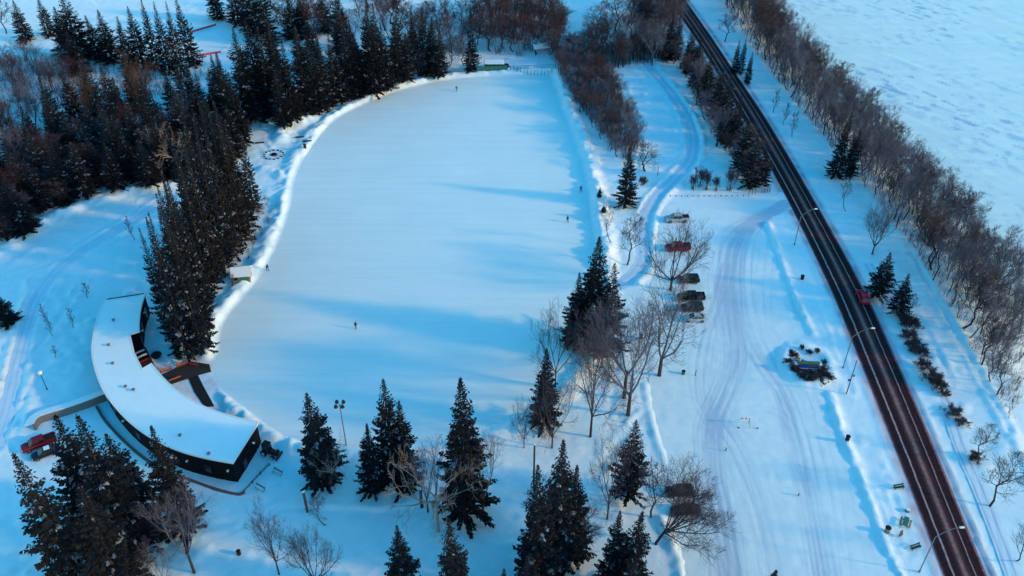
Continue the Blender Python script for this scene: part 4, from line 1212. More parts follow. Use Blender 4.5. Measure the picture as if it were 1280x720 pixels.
# outward normal tests
ctr = Vector((0, 0))
for i in range(3, no_ - 2, 3):
    a, b = Vector(Wout[i]), Vector(Wout[i + 1])
    e = (b - a).normalized(); nr_ = Vector((-e.y, e.x))
    q = (a + b) / 2
    side = 1 if not inside(np.array([q.x + nr_.x]), np.array([q.y + nr_.y]), rp_)[0] else -1
    if i % 6 == 3: wall_glass('window', a.lerp(b, 0.1), a.lerp(b, 0.9), 1.3, 3.0, side)
    elif i > 14: wall_lamp(q, nr_ * side, 2.9)
# end wall lamps and door
a, b = Vector(Wout[-1]), Vector(Win[-1])
e = (b - a).normalized(); nr_ = Vector((e.y, -e.x))
q = a.lerp(b, 0.72)
if inside(np.array([q.x + nr_.x]), np.array([q.y + nr_.y]), rp_)[0]: nr_ = -nr_
wall_lamp(q, nr_, 2.9)
q = a.lerp(b, 0.35)
d_ = MB().box((0, 0, 1.05), (0.08, 1.0, 2.1)).build('door', M['darksteel'], pav); d_.location = (q.x + nr_.x * .045, q.y + nr_.y * .045, 0); d_.rotation_euler.z = math.atan2(nr_.y, nr_.x)
MB().box((0.08, 0.38, 1.05), (0.06, 0.05, 0.25)).build('handle', M['steel'], d_)
for i in list(range(2, 12, 4)) + list(range(18, len(Win) - 3, 5)):
    a, b = Vector(Win[i]), Vector(Win[i + 1])
    e = (b - a).normalized(); nr_ = Vector((-e.y, e.x)); q = (a + b) / 2
    side = 1 if not inside(np.array([q.x + nr_.x]), np.array([q.y + nr_.y]), rp_)[0] else -1
    wall_glass('window', a.lerp(b, 0.08), a.lerp(b, 0.92), 0.4, 3.2, side)
for px, py in [(180.5, 385), (178, 410)]:
    pt = G(px, py, 3.2)
    best = min(range(len(Win) - 1), key=lambda i: (Win[i][0] + bc[0] - pt[0]) ** 2 + (Win[i][1] + bc[1] - pt[1]) ** 2)
    a, b = Vector(Win[best]), Vector(Win[best + 1]); e = (b - a).normalized(); nr_ = Vector((-e.y, e.x)); q = (a + b) / 2
    if inside(np.array([q.x + nr_.x]), np.array([q.y + nr_.y]), rp_)[0]: nr_ = -nr_
    wall_lamp(q, nr_, 3.0)

# patio floor in the recess, deck and rubber walkway
REC = GL([(160, 436), (176, 432), (193, 462), (180, 472)])
tag(MB().prism(GL([(162, 441), (182, 434), (200, 470), (184, 478)]), -0.05, 0.10).build('patio_floor', M['wood_dark']), 'dark plank floor of the recessed patio', 'patio')
tag(MB().prism(GL([(203, 469), (237, 452), (262, 456), (264, 465), (242, 471), (215, 480)]), -0.1, 0.16).build('skate_deck', M['wood_dark']), 'dark wooden skate deck reaching the ice', 'deck')
tag(MB().prism(GL([(234, 470), (246, 466), (254, 482), (268, 508), (256, 509), (243, 490)]), 0.0, 0.06).build('rubber_walkway', M['rubber']), 'black rubber mat walkway from deck to pavilion', 'walkway')


def bench(name, mats_seat, snow=True, L=1.8, back=True):
    """root + seat, backrest, legs"""
    def mk(xyz, rz, label, group=None, seatm=None):
        e = empty(name, xyz, rz, label, 'bench', group)
        s = MB()
        for k in (-1, 0, 1): s.box((0, k * 0.16, 0.45), (L, 0.13, 0.05))
        s.build('seat', seatm or mats_seat, e)
        if back:
            s = MB()
            for k in (0, 1): s.box((0, -0.30 - 0.03 * k, 0.62 + 0.17 * k), (L, 0.05, 0.13), rx=0.15)
            s.build('backrest', seatm or mats_seat, e)
        for sx in (-1, 1):
            lg = MB().box((sx * L * 0.40, 0.16, 0.18), (0.07, 0.07, 0.50)).box((sx * L * 0.40, -0.20, 0.18), (0.07, 0.07, 0.50)).box((sx * L * 0.40, -0.02, 0.39), (0.07, 0.42, 0.06))
            if back: lg.box((sx * L * 0.40, -0.30, 0.64), (0.06, 0.06, 0.55), rx=0.15)
            lg.build('leg', M['darksteel'], e)
        if snow: MB().box((0, 0.02, 0.50), (L * 0.94, 0.36, 0.05), taper=0.93).build('snow_cap', M['snowcap'], e)
        return e
    return mk


def bxyz(px, py, dz=0.0):
    x, y, z = G(px, py, dz); return (x, y, dz)


rb = bench('patio_bench', M['paint_red'], False, 2.2)
ang = math.atan2(*(lambda a, b: (b[1] - a[1], b[0] - a[0]))(G(172, 438), G(186, 432)))
rb(bxyz(174, 438, 0.1), ang, 'red bench at the upper end of the recessed patio')
rb(bxyz(181, 443, 0.1), ang + 1.4, 'red bench turned sideways in the middle of the patio')
rb(bxyz(182, 452, 0.1), ang, 'red bench at the lower end of the recessed patio')
tb = None
for px, py, lab in [(176, 443, 'long snow-topped table beside the upper red patio bench'), (179, 448, 'long snow-topped table beside the lower red patio bench')]:
    x, y, z = bxyz(px, py, 0.1)
    e = empty('patio_table', (x, y, z), ang, lab, 'table')
    MB().box((0, 0, 0.73), (2.0, 0.6, 0.06)).build('table_top', M['wood_dark'], e)
    for sx in (-1, 1): MB().box((sx * 0.75, 0, 0.35), (0.1, 0.5, 0.70)).build('leg', M['darksteel'], e)
    MB().box((0, 0, 0.785), (1.9, 0.5, 0.05), taper=.95).build('snow_cap', M['snowcap'], e)
ob = bench('deck_bench', M['wood_orange'], False, 2.3)
an2 = math.atan2(*(lambda a, b: (b[1] - a[1], b[0] - a[0]))(G(204, 464), G(232, 454)))
ob(bxyz(208, 465, 0.16), an2 + math.pi, 'orange bench at the pavilion end of the skate deck')
ob(bxyz(228, 458, 0.16), an2 + math.pi, 'orange bench beside the spruce trunk on the skate deck')
ob(bxyz(219, 475, 0.16), an2, 'orange bench along the lower edge of the skate deck')
# railing of the ramp to the ice
x, y, z = bxyz(237, 457, 0.16)
e = empty('deck_railing', (x, y, z), 0, 'dark railing with pink banner at the ice end of the deck', 'railing')
q0, q1 = Vector(G(237, 456)), Vector(G(262, 459)); dv_ = q1 - q0
for k in range(6):
    c = dv_ * k / 5; MB().tube([(c.x, c.y, -0.2), (c.x, c.y, 1.0)], 0.045, 6).build('post', M['darksteel'], e)
r_ = MB()
for zz in (0.35, 0.65, 0.98): r_.tube([(0, 0, zz), (dv_.x, dv_.y, zz)], 0.04, 6)
r_.build('rail', M['darksteel'], e)
b_ = MB().box((dv_.x * 0.25, dv_.y * 0.25 - 0.06, 0.6), (dv_.length * 0.42, 0.03, 0.7), rz=math.atan2(dv_.y, dv_.x)).build('banner', M['pink'], e)
# round fire bowl
x, y, z = bxyz(196, 446)
e = empty('fire_bowl', (x, y, 0), 0, 'round black fire bowl at the patio corner', 'fire bowl')
MB().tube([(0, 0, 0), (0, 0, 0.35)], [0.75, 0.6], 14).build('base', M['darksteel'], e)
MB().tube([(0, 0, 0.35), (0, 0, 0.6), (0, 0, 0.62), (0, 0, 0.45)], [0.55, 1.05, 0.95, 0.5], 18).build('bowl', M['rubber'], e)

# low stone edging round the south side of the pavilion
EDGE = smooth([G(a, b)[:2] for a, b in [(121, 509), (132, 527), (152, 549), (178, 572), (208, 590), (240, 602), (268, 612), (296, 619), (306, 616)]], 4)
e_ = MB()
o1, o2 = offset_line(EDGE, 0.24), offset_line(EDGE, -0.24)
e_.loft([[(*a, 0.0), (*b, 0.0), (*b, 0.42), (*a, 0.42)] for a, b in zip(o1, o2)])
tag(e_.build('garden_edging', M['dirtystone'], bevel=0.05), 'low brown edging wall curving along the pavilion\'s south side', 'low wall')
e_ = MB()
ln = [G(a, b)[:2] for a, b in [(306, 615), (316, 604), (326, 593), (337, 582)]]
x0, y0 = ln[0]
e = empty('timber_rail', (x0, y0, 0), 0, 'two-rail timber fence off the building\'s end', 'fence')
for px_ in ln: MB().box((px_[0] - x0, px_[1] - y0, 0.3), (0.14, 0.14, 0.8)).build('post', M['wood'], e)
for zz in (0.3, 0.6): MB().tube([(a - x0, b - y0, zz) for a, b in ln], 0.06, 6).build('rail', M['wood'], e)

# concrete retaining wall west of the pavilion
WZ = 1.7
wl = smooth([G(a, b, WZ)[:2] for a, b in [(41, 530), (46, 522), (58, 517), (84, 509), (110, 500), (130, 492)]], 4)
x0, y0 = wl[0]
e = empty('retaining_wall', (x0, y0, 0), 0, 'long grey concrete retaining wall running to the pavilion', 'wall')
o1, o2 = offset_line(wl, 0.2), offset_line(wl, -0.2)
MB().loft([[(a[0] - x0, a[1] - y0, -0.3), (b[0] - x0, b[1] - y0, -0.3), (b[0] - x0, b[1] - y0, WZ), (a[0] - x0, a[1] - y0, WZ)] for a, b in zip(o1, o2)]).build('wall_face', M['concrete'], e)
o3, o4 = offset_line(wl, 1.6), offset_line(wl, -0.16)
MB().loft([[(a[0] - x0, a[1] - y0, WZ - 0.6), (b[0] - x0, b[1] - y0, WZ + 0.004), (b[0] - x0, b[1] - y0, WZ + 0.12), (a[0] - x0, a[1] - y0, WZ - 0.2)] for a, b in zip(o3, o4)]).build('snow_cap', M['snowcap'], e)

# ================================================================== vehicles
CARMATS = {}


def car(kind, paint, xyz, rz, label, cat='car', snowy=False):
    e = empty({'sedan': 'parked_car', 'suv': 'parked_car', 'pickup': 'pickup_truck'}[kind], xyz, rz, label, cat)
    pm = CARMATS.setdefault(paint, carpaint('car_paint_' + str(len(CARMATS)), paint))
    if kind == 'sedan':
        st = [(-2.38, .62, .42, .82), (-2.25, .82, .28, .98), (-1.5, .90, .22, 1.00), (0, .92, .20, .97), (0.95, .91, .20, .96), (1.7, .88, .22, .88), (2.2, .80, .28, .76), (2.38, .62, .40, .66)]
        cab = [(-1.75, .80, .98, -1.05, .62, 1.42), (1.15, .80, .96, 0.28, .62, 1.44)]; wx, wr = (-1.42, 1.45), .33
    elif kind == 'suv':
        st = [(-2.38, .74, .45, 1.02), (-2.3, .88, .32, 1.12), (-1.5, .94, .27, 1.14), (0, .95, .26, 1.10), (0.95, .94, .26, 1.08), (1.75, .91, .28, 1.02), (2.25, .84, .32, .90), (2.38, .70, .44, .80)]
        cab = [(-2.28, .86, 1.10, -1.95, .70, 1.68), (1.15, .86, 1.08, 0.45, .70, 1.70)]; wx, wr = (-1.45, 1.48), .37
    else:
        st = [(-2.85, .86, .52, 1.10), (-2.8, .94, .42, 1.14), (-1.2, .97, .36, 1.14), (0.2, .98, .35, 1.14), (1.4, .97, .35, 1.16), (2.2, .95, .36, 1.12), (2.75, .90, .40, 1.02), (2.88, .78, .50, .90)]
        cab = [(-1.05, .88, 1.13, -0.90, .74, 1.82), (1.55, .88, 1.14, 0.85, .72, 1.84)]; wx, wr = (-1.75, 1.78), .41
    b = MB()
    secs = []
    for x, hw, zb, zt in st:
        h = zt - zb
        secs.append([(x, -hw * .90, zb), (x, -hw, zb + h * .28), (x, -hw, zt - h * .25), (x, -hw * .88, zt), (x, hw * .88, zt), (x, hw, zt - h * .25), (x, hw, zb + h * .28), (x, hw * .90, zb)])
    b.loft(secs)
    body = b.build('body', pm, e, smoothf=False, bevel=0.04)
    (x0, w0, z0, x1, w1, z1), (x2, w2, z2, x3, w3, z3) = cab
    g = MB()
    g.add([(x0, -w0, z0), (x2, -w2, z2), (x2, w2, z2), (x0, w0, z0), (x1, -w1, z1), (x3, -w3, z3), (x3, w3, z3), (x1, w1, z1)],
          [(0, 1, 5, 4), (1, 2, 6, 5), (2, 3, 7, 6), (3, 0, 4, 7), (4, 5, 6, 7)])
    g.build('window', M['glass'], e)
    rf = MB()
    rf.prism([(x1 - .04, -w1 - .02), (x3 + .04, -w3 - .02), (x3 + .04, w3 + .02), (x1 - .04, w1 + .02)], z1 - .01, z3 + .05)
    roof_o = rf.build('roof', pm, e, bevel=0.03)
    pl = MB()
    for s in (-1, 1):
        for (a, c) in (((x0, s * w0, z0), (x1, s * w1, z1)), ((x2, s * w2, z2), (x3, s * w3, z3)), (((x0 + x2) / 2 - .1, s * w0 * 1.0, z0), ((x1 + x3) / 2 - .1, s * w1, z1))):
            pl.tube([a, c], 0.045, 5)
    pl.build('pillar', pm, e)
    if kind == 'pickup':
        MB().box((-1.95, 0, 1.12), (1.60, 1.62, 0.10)).build('cargo_bed', M['rubber'], e)
        bw = MB()
        for s in (-1, 1): bw.box((-1.95, s * .88, 1.22), (1.75, .12, .20))
        bw.box((-2.80, 0, 1.22), (.10, 1.64, .20)).build('bed_side', pm, e)
    for sx in wx:
        for s in (-1, 1):
            w = MB().tube([(0, -.12, 0), (0, .12, 0)], wr, 16)
            wo = bpy.data.objects.new('wheel', None); COL.objects.link(wo); wo.parent = e; wo.location = (sx, s * (st[3][1] - .08), wr)
            w.build('tyre', M['rubber'], wo)
            MB().tube([(0, -.13, 0), (0, .13, 0)], wr * .6, 12).build('rim', M['steel'], wo)
    xf, xr = st[-2][0], st[1][0]
    zf, zr = st[-2][3] - .12, st[1][3] - .16
    for s in (-1, 1):
        MB().box((xf + .04, s * st[-2][1] * .78, zf), (.16, .34, .15)).build('headlight', M['lens'], e)
        MB().box((xr - .03, s * st[1][1] * .80, zr), (.14, .26, .20)).build('taillight', M['lightred'], e)
        MB().box((x2 - .15, s * (w2 + .14), z2 + .08), (.12, .20, .13)).build('mirror', pm, e)
    MB().box((st[-1][0] - .02, 0, st[-1][2] + .08), (.14, st[-1][1] * 1.9, .16)).build('bumper', M['darksteel'], e)
    MB().box((st[0][0] + .02, 0, st[0][2] + .08), (.14, st[0][1] * 1.9, .16)).build('bumper', M['darksteel'], e)
    if snowy: MB().box((x0 / 2 + x2 / 2 - .1, 0, z1 + .075), (1.0, 1.05, .04), taper=.9).build('snow_cap', M['snowcap'], roof_o)
    return e


def car_at(kind, paint, px, py, rz, label, cat='car', z=0.06, snowy=False):
    x, y, _ = G(px, py, z)
    return car(kind, paint, (x, y, z), rz, label, cat, snowy)


PI = math.pi
SILVER, RED, BLACK, NAVY, WHITE, CRIM = (0.36, 0.40, 0.47), (0.33, 0.004, 0.035), (0.003, 0.004, 0.007), (0.004, 0.009, 0.04), (0.42, 0.49, 0.57), (0.55, 0.005, 0.045)
car_at('pickup', SILVER, 846, 276, PI + .06, 'silver pickup truck with black bed alone at the lot\'s top', 'pickup truck')
car_at('pickup', RED, 847, 312, PI + .05, 'red pickup truck seen through the fan-crowned tree', 'pickup truck')
car_at('suv', BLACK, 860, 352, PI + .02, 'black car with red rear lamp below the fan-crowned tree')
car_at('pickup', BLACK, 863.5, 374, PI, 'black pickup truck in the parked row of three', 'pickup truck')
car_at('suv', (0.004, 0.003, 0.006), 864.5, 387, PI, 'rounded black car between black pickup and silver sedan')
car_at('sedan', WHITE, 868.5, 400, PI, 'pale silver sedan at the lower end of the parked row')
car_at('suv', (0.004, 0.0035, 0.006), 849, 617, PI + .03, 'black car under the leaning tree, upper of two')
car_at('sedan', NAVY, 856, 640, PI + .10, 'dark blue sedan under the leaning tree, lower of two')
d0, d1 = G(1069, 352), G(1085, 388)
car_at('suv', CRIM, 1077.5, 374, math.atan2(d0[1] - d1[1], d0[0] - d1[0]), 'bright red car driving along the road', 'car', 0.16)
pa, pb = G(26, 562), G(58, 550)
car_at('pickup', (0.20, 0.004, 0.022), 50, 557, math.atan2(pa[1] - pb[1], pa[0] - pb[0]), 'red pickup truck half hidden by the corner spruces', 'pickup truck', 0.1, False)
car_at('sedan', NAVY, 58, 568, math.atan2(pa[1] - pb[1], pa[0] - pb[0]), 'snowy dark blue car beside the red pickup in the corner', 'car', 0.1, True)
car_at('suv', (0.02, 0.02, 0.05), 627, 85, 0.3, 'dark blue car beyond the far end of the oval', 'car', 0.1, True)

# compact tractor at the end of the pavilion
x, y, _ = G(338, 568)
e = empty('compact_tractor', (x, y, gz(x, y) + .02), R(-24), 'black compact tractor with a red stripe at the pavilion\'s end', 'tractor')
MB().loft([[(1.5, -.42, .55), (1.5, .42, .55), (1.5, .40, 1.10), (1.5, -.40, 1.10)], [(0.3, -.48, .55), (0.3, .48, .55), (0.3, .46, 1.30), (0.3, -.46, 1.30)]]).build('hood', M['rubber'], e, bevel=.05)
MB().box((0.9, 0, 1.25), (1.1, .22, .06)).build('hood_stripe', M['paint_red'], e)
MB().box((-0.35, 0, .75), (1.4, 1.1, .55)).build('body', M['darksteel'], e, bevel=.05)
cb = MB().box((-0.45, 0, 1.75), (1.25, 1.25, 1.45), taper=.9).build('cab', M['glass'], e, bevel=.05)
MB().box((-0.45, 0, 2.52), (1.35, 1.30, .10)).build('cab_roof', M['rubber'], cb, bevel=.03)
MB().box((1.95, 0, .42), (.25, 2.0, .65), rx=0).build('plough_blade', M['darksteel'], e, bevel=.04)
MB().box((1.6, 0, .5), (.8, .5, .15)).build('plough_arm', M['darksteel'], e)
for sx, rr_ in ((1.05, .38), (-0.75, .62)):
    for s in (-1, 1):
        wo = bpy.data.objects.new('wheel', None); COL.objects.link(wo); wo.parent = e; wo.location = (sx, s * .78, rr_)
        MB().tube([(0, -.17, 0), (0, .17, 0)], rr_, 16).build('tyre', M['rubber'], wo)
        MB().tube([(0, -.18, 0), (0, .18, 0)], rr_ * .5, 12).build('rim', M['lens'], wo)

# ================================================================== street furniture
def street_lamp(bx, by, ty, hx, hy, label):
    x, y, z = GZP(bx, by)
    h = htop(y, ty) - z
    hp = G(hx, hy, h + z)                       # head of the arm
    e = empty('street_lamp', (x, y, z), 0, label, 'street lamp')
    d = Vector((hp[0] - x, hp[1] - y, 0)); d = d.normalized() * min(max(d.length, 2.4), 4.4)
    MB().tube([(0, 0, -.1), (0, 0, .5), (0, 0, .52), (0, 0, h * .80)], [.16, .16, .10, .075], 10).build('pole', M['steel'], e)
    pts = [(d.x * t, d.y * t, h * .80 + (h * .20) * math.sin(t * PI / 2)) for t in (0, .12, .28, .48, .72, 1)]
    MB().tube(pts, [.07, .06, .055, .05, .045, .04], 8).build('arm', M['steel'], e)
    hd = MB().box((0, 0, 0), (.85, .36, .16), taper=.7).build('lamp_head', M['globe'], e, bevel=.04)
    hd.location = (d.x * 1.06, d.y * 1.06, h); hd.rotation_euler.z = math.atan2(d.y, d.x)
    return e


street_lamp(1149, 715, 660, 1201, 659, 'curved street lamp reaching over the road near the bottom')
street_lamp(1053.7, 460, 411, 1090, 410, 'curved street lamp over the road beside the island sign')
street_lamp(993, 306, 262, 1019, 261, 'curved street lamp over the road by the lot entrance')
# utility pole with small signs
x, y, z = GZP(1058, 492); h = htop(y, 450) - z
e = empty('sign_pole', (x, y, z), 0, 'thin pole with small signs beside the road below the lamp', 'pole')
MB().tube([(0, 0, -.2), (0, 0, h)], [.10, .06], 8).build('pole', M['darksteel'], e)
MB().box((0.15, -.08, h * .55), (.7, .04, .6)).build('sign_panel', M['steel'], e)
MB().box((-.35, -.08, h * .42), (.4, .04, .5)).build('sign_panel', M['darksteel'], e)
# four-headed floodlight
x, y, z = GZP(433, 557); h = htop(y, 505) - z
e = empty('floodlight_mast', (x, y, z), 0, 'slender mast with four round lamp heads south of the oval', 'lamp')
MB().tube([(0, 0, -.2), (0, 0, h)], [.12, .07], 8).build('pole', M['steel'], e)
for k in range(4):
    a = PI / 4 + k * PI / 2
    MB().tube([(0, 0, h - .5), (.8 * math.cos(a), .8 * math.sin(a), h)], .04, 6).build('arm', M['steel'], e)
    MB().tube([(.8 * math.cos(a), .8 * math.sin(a), h - .22), (.8 * math.cos(a), .8 * math.sin(a), h + .22)], [.36, .25], 10).build('lamp_head', M['darksteel'], e)


def globe_lamp(bx, by, ty, label):
    x, y, z = GZP(bx, by); h = htop(y, ty) - z
    e = empty('globe_lamp', (x, y, z), 0, label, 'lamp')
    MB().tube([(0, 0, -.2), (0, 0, .4), (0, 0, .42), (0, 0, h - .3)], [.13, .13, .08, .06], 8).build('pole', M['darksteel'], e)
    MB().ball((0, 0, h), .42, nu=16, nv=10).build('globe', M['globe'], e)


globe_lamp(59, 487, 466, 'white globe lamp on a dark pole in the left field')


def simple_post(bx, by, ty, r, m, label, name='timber_post', cap=True):
    x, y, z = GZP(bx, by); h = max(.8, htop(y, ty) - z)
    e = empty(name, (x, y, z), 0, label, 'post')
    MB().tube([(0, 0, -.3), (0, 0, h)], [r * 1.1, r], 8).build('shaft', m, e)
    if cap: MB().tube([(0, 0, h), (0, 0, h + .10), (0, 0, h + .2)], [r * 1.15, r * 1.1, r * .3], 8).build('snow_cap', M['snowcap'], e)


simple_post(384.5, 640, 615, .21, M['wood'], 'thick brown timber post left of the small tree')
simple_post(527.5, 634, 611, .26, M['wood_dark'], 'dark timber post left of the pale birch')
simple_post(667, 612, 556, .16, M['wood'], 'tall thin wooden pole on the south shore behind spruces')
simple_post(869, 470, 462, .07, M['darksteel'], 'thin marker post beside the lot bin', 'marker_post')
simple_post(907, 564, 559, .08, M['rubber'], 'tiny dark marker post alone in the lower lot', 'marker_post')
simple_post(998, 620, 617, .08, M['rubber'], 'tiny dark marker post in the lot near its right bank', 'marker_post')
simple_post(822, 219, 208, .08, M['darksteel'], 'thin dark sign post beside the snow path', 'marker_post')
simple_post(895, 183, 178, .12, M['rubber'], 'short dark post beside the road belt', 'marker_post')


def bin_(px, py, m, label, s=1.0):
    x, y, z = GZP(px, py)
    e = empty('litter_bin', (x, y, z), 0, label, 'bin')
    MB().tube([(0, 0, -.1), (0, 0, .95 * s)], [.34 * s, .38 * s], 14).build('body', m, e)
    MB().tube([(0, 0, .95 * s), (0, 0, 1.02 * s), (0, 0, 1.2 * s)], [.42 * s, .42 * s, .16 * s], 14).build('lid', M['rubber'], e)
    MB().tube([(0, 0, .12), (0, 0, .2)], .39 * s, 14).build('band', M['steel'], e)


bin_(1002.5, 349, M['rubber'], 'black bin on the snow strip left of the road')
bin_(1059, 550, M['rubber'], 'black bin on the lot bank below the island sign')
bin_(1108.5, 665, M['tan'], 'tan barrel bin with black lid by the picnic benches', 1.15)
bin_(801, 423, M['rubber'], 'black bin among the branches of the central grove')
bin_(854, 468, M['green'], 'green bin with black lid at the lot edge', .9)
bin_(382, 189, M['rubber'], 'black bin in the clearing west of the oval')
bin_(299, 693, M['rubber'], 'dark bin in the snow near the bottom trees', .9)

gb = bench('park_bench', M['green_dark'], False, 1.9)
x, y, z = GZP(1123, 611); gb((x, y, z), PI + .2, 'green bench on the roadside strip, topmost of the cluster')
x, y, z = GZP(1144, 686); gb((x, y, z), PI + .35, 'green bench on the roadside strip, lowest of the cluster')
x, y, z = GZP(1131, 655)
e = empty('picnic_table', (x, y, z), R(60), 'green picnic table standing on end beside the road', 'picnic table')
MB().box((0, 0, .76), (1.9, .8, .06)).build('table_top', M['green'], e)
for s in (-1, 1):
    MB().box((0, s * .72, .45), (1.9, .28, .05)).build('seat', M['tan'], e)
    MB().box((s * .65, 0, .38), (.08, 1.5, .08)).box((s * .65, .35, .36), (.08, .08, .78), rx=.35).box((s * .65, -.35, .36), (.08, .08, .78), rx=-.35).build('leg', M['darksteel'], e)
e['label'] = 'green picnic table with tan seats on the roadside strip'
x, y, z = GZP(1134, 639)
tag(MB().tube([(0, 0, -.1), (0, 0, .5)], [.42, .38], 9).tube([(0, 0, .5), (0, 0, .58)], [.37, .30], 9, 1).build('stone_marker', [M['concrete'], M['snowcap']], loc=(x, y, z)), 'small grey stone above the picnic table', 'stone')
x, y, z = GZP(1125, 671)
e = empty('notice_board', (x, y, z), R(35), 'narrow leaning notice board between picnic table and lowest bench', 'sign')
MB().box((0, 0, .9), (.75, .06, 1.1), rx=-.25).build('board', M['wood'], e)
MB().box((-.25, .12, .4), (.08, .08, 1.1)).box((.25, .12, .4), (.08, .08, 1.1)).build('leg', M['wood_dark'], e)
wb = bench('park_bench', M['steel'], True, 2.0)
for px, py, a, lab in [(347, 592, 2.6, 'snowy bench outside the building end, upper of two'), (325, 612, 2.6, 'snowy bench outside the building end, lower of two')]:
    x, y, z = GZP(px, py); wb((x, y, z), a, lab)

# saw-horse barricade in the lot
x, y, z = G(934, 532, .06)
e = empty('barricade', (x, y, .05), R(-2), 'tall white A-frame barricade with a short red striped board in the lot', 'barricade')
for s, lean_ in ((-1.35, -.25), (.15, .2), (1.2, .55)):
    for t in (-1, 1): MB().tube([(s + lean_, t * .6, 0), (s, 0, 2.1)], .038, 6).build('leg', M['white'] if s != .15 else M['steel'], e)
MB().tube([(-1.4, 0, 2.1), (1.25, 0, 2.1)], .05, 6).build('crossbar', M['white'], e)
for k in range(4): MB().box((-1.2 + .36 * k, -.08, 1.92), (.355, .05, .26)).build('board', M['pink'] if k % 2 == 0 else M['white'], e)
for s in (-1.6, 1.75): MB().box((s, -.6, .08), (.28, .25, .10)).build('foot', M['rubber'], e)

# island sign
x, y, z = GZP(1008, 463); z = -.15
e = empty('park_sign', (x, y, z), R(-4), 'wide blue and green park sign on the snowy island', 'sign')
MB().box((0, 0, 1.55), (4.1, .45, 1.5)).build('sign_board', M['blue'], e, bevel=.03)
MB().box((0, 0, 2.42), (4.3, .75, .22)).build('top_board', M['signgreen'], e, bevel=.03)
for k in range(9): MB().box((-1.75 + .43 * k, -.24, 1.12), (.27, .03, .26)).build('lettering', M['white'], e)
MB().box((0.75, -.24, 1.85), (1.9, .03, .20)).build('lettering', M['signgreen'], e)
for s in (-1, 1):
    MB().box((s * 2.25, 0, 1.0), (.6, .65, 2.4)).build('post', M['dirtystone'], e, bevel=.04)
    MB().box((s * 2.25, 0, 2.26), (.66, .70, .12), taper=.85).build('snow_cap', M['snowcap'], e)
r = random.Random(9)
for k, (px, py) in enumerate([(991, 440), (999, 437), (1014, 440), (1021, 439), (992, 447), (988, 452), (999, 456), (1003, 462), (996, 465), (1001, 469), (1027, 455), (1030, 462), (1024, 460), (1010, 468),
                              (1017, 469), (1024, 468), (1032, 471), (1034, 475), (1038, 468), (991, 462), (1009, 473), (1028, 474), (1018, 474), (1003, 472)]):
    x, y, z = GZP(px, py)
    place('island_shrub', EVB if k % 7 == 0 else BARE['lowshrub'], (x + r.gauss(0, .35), y + r.gauss(0, .35), z - .25), r.uniform(.6, 1.5), r.uniform(.5, 1.35), None, 'small dark shrub in snow around the island sign', 'shrub', 'shrubs around the island sign')

# row of short posts at the lot's north edge
for k in range(15):
    px = 838 + k * 7.0; py = 245.5 - .4 * k / 15
    x, y, z = GZP(px, py)
    tag(MB().tube([(0, 0, -.3), (0, 0, .42)], [.11, .10], 7).tube([(0, 0, .42), (0, 0, .52)], [.11, .05], 7, 1).build('bollard', [M['wood'], M['snowcap']], loc=(x, y, z)),
        'short wooden post in the row along the lot\'s north edge', 'bollard', 'posts along the lot edge')


def rail_fence(name, p0, p1, n, h, mp, mr, label, rails=(.4, .8), panel=None, cat='fence'):
    a = Vector(GZP(*p0)); b = Vector(GZP(*p1))
    e = empty(name, a, 0, label, cat)
    d = b - a
    for k in range(n):
        c = d * k / (n - 1); zz = gz(a.x + c.x, a.y + c.y) - a.z
        MB().box((c.x, c.y, zz + h / 2 - .1), (.12, .12, h + .2)).build('post', mp, e)
    z1 = gz(b.x, b.y) - a.z
    for f in rails: MB().tube([(0, 0, h * f), (d.x, d.y, z1 + h * f)], .05, 6).build('rail', mr, e)
    if panel: MB().add([(0, 0, .05), (d.x, d.y, z1 + .05), (d.x, d.y, z1 + h * .95), (0, 0, h * .95)], [(0, 1, 2, 3)]).build('netting', panel, e)
    return e


rail_fence('rail_fence', (952, 241), (962, 240.5), 4, 1.1, M['wood'], M['wood'], 'short wooden rail fence below the road belt spruce')
rail_fence('rail_fence', (936, 244), (944, 243), 3, 1.6, M['steel'], M['steel'], 'small grey fence at the end of the post row')
for p0, p1, lab in [((236, 42), (270, 32), 'red snow fence across the far slope, upper of two'), ((246, 71), (276, 66), 'red snow fence across the far slope, lower of two')]:
    rail_fence('snow_fence', p0, p1, 7, 0.7, M['pink'], M['pink'], lab, (.3, .9), M['pink'])
for px, py, lab in [(213, 52, 'red pad between forest spruces, upper'), (222, 45, 'red pad between forest spruces, upper right'), (216, 60, 'red pad between forest spruces, lower')]:
    x, y, z = GZP(px, py)
    e = empty('slope_pad', (x, y, z), .4, lab.replace('pad', 'slope marker pad') , 'marker')
    MB().box((0, 0, .7), (1.2, .3, 1.3)).build('pad', M['pink'], e, bevel=.05); MB().tube([(0, .2, -.2), (0, .2, 1.7)], .05, 6).build('post', M['darksteel'], e)

# far end of the oval: green board fence, dark picket rail, small red-roofed shelter
fe = rail_fence('board_fence', (596, 90), (634, 90.5), 8, 1.7, M['green_dark'], M['green_dark'], 'green board fence at the far end of the oval', (.95,), M['green'])
rail_fence('picket_fence', (638, 91), (694, 90), 14, 1.5, M['wood_dark'], M['wood_dark'], 'dark picket fence at the far corner of the oval', (.35, .65, .95))
x, y, z = GZP(618, 86)
e = empty('equipment_shed', (x, y, z), 0, 'low green shed with snowy roof beyond the green fence', 'shed')
MB().box((0, 0, 1.0), (6.0, 3.0, 2.0)).build('wall', M['green'], e)
MB().box((0, 0, 2.1), (6.4, 3.4, .2)).build('roof', M['green_dark'], e)
MB().box((0, 0, 2.28), (6.2, 3.2, .18), taper=.97).build('snow_cap', M['snowcap'], e)
MB().box((1.2, -1.53, .9), (1.0, .06, 1.8)).build('door', M['darksteel'], e)
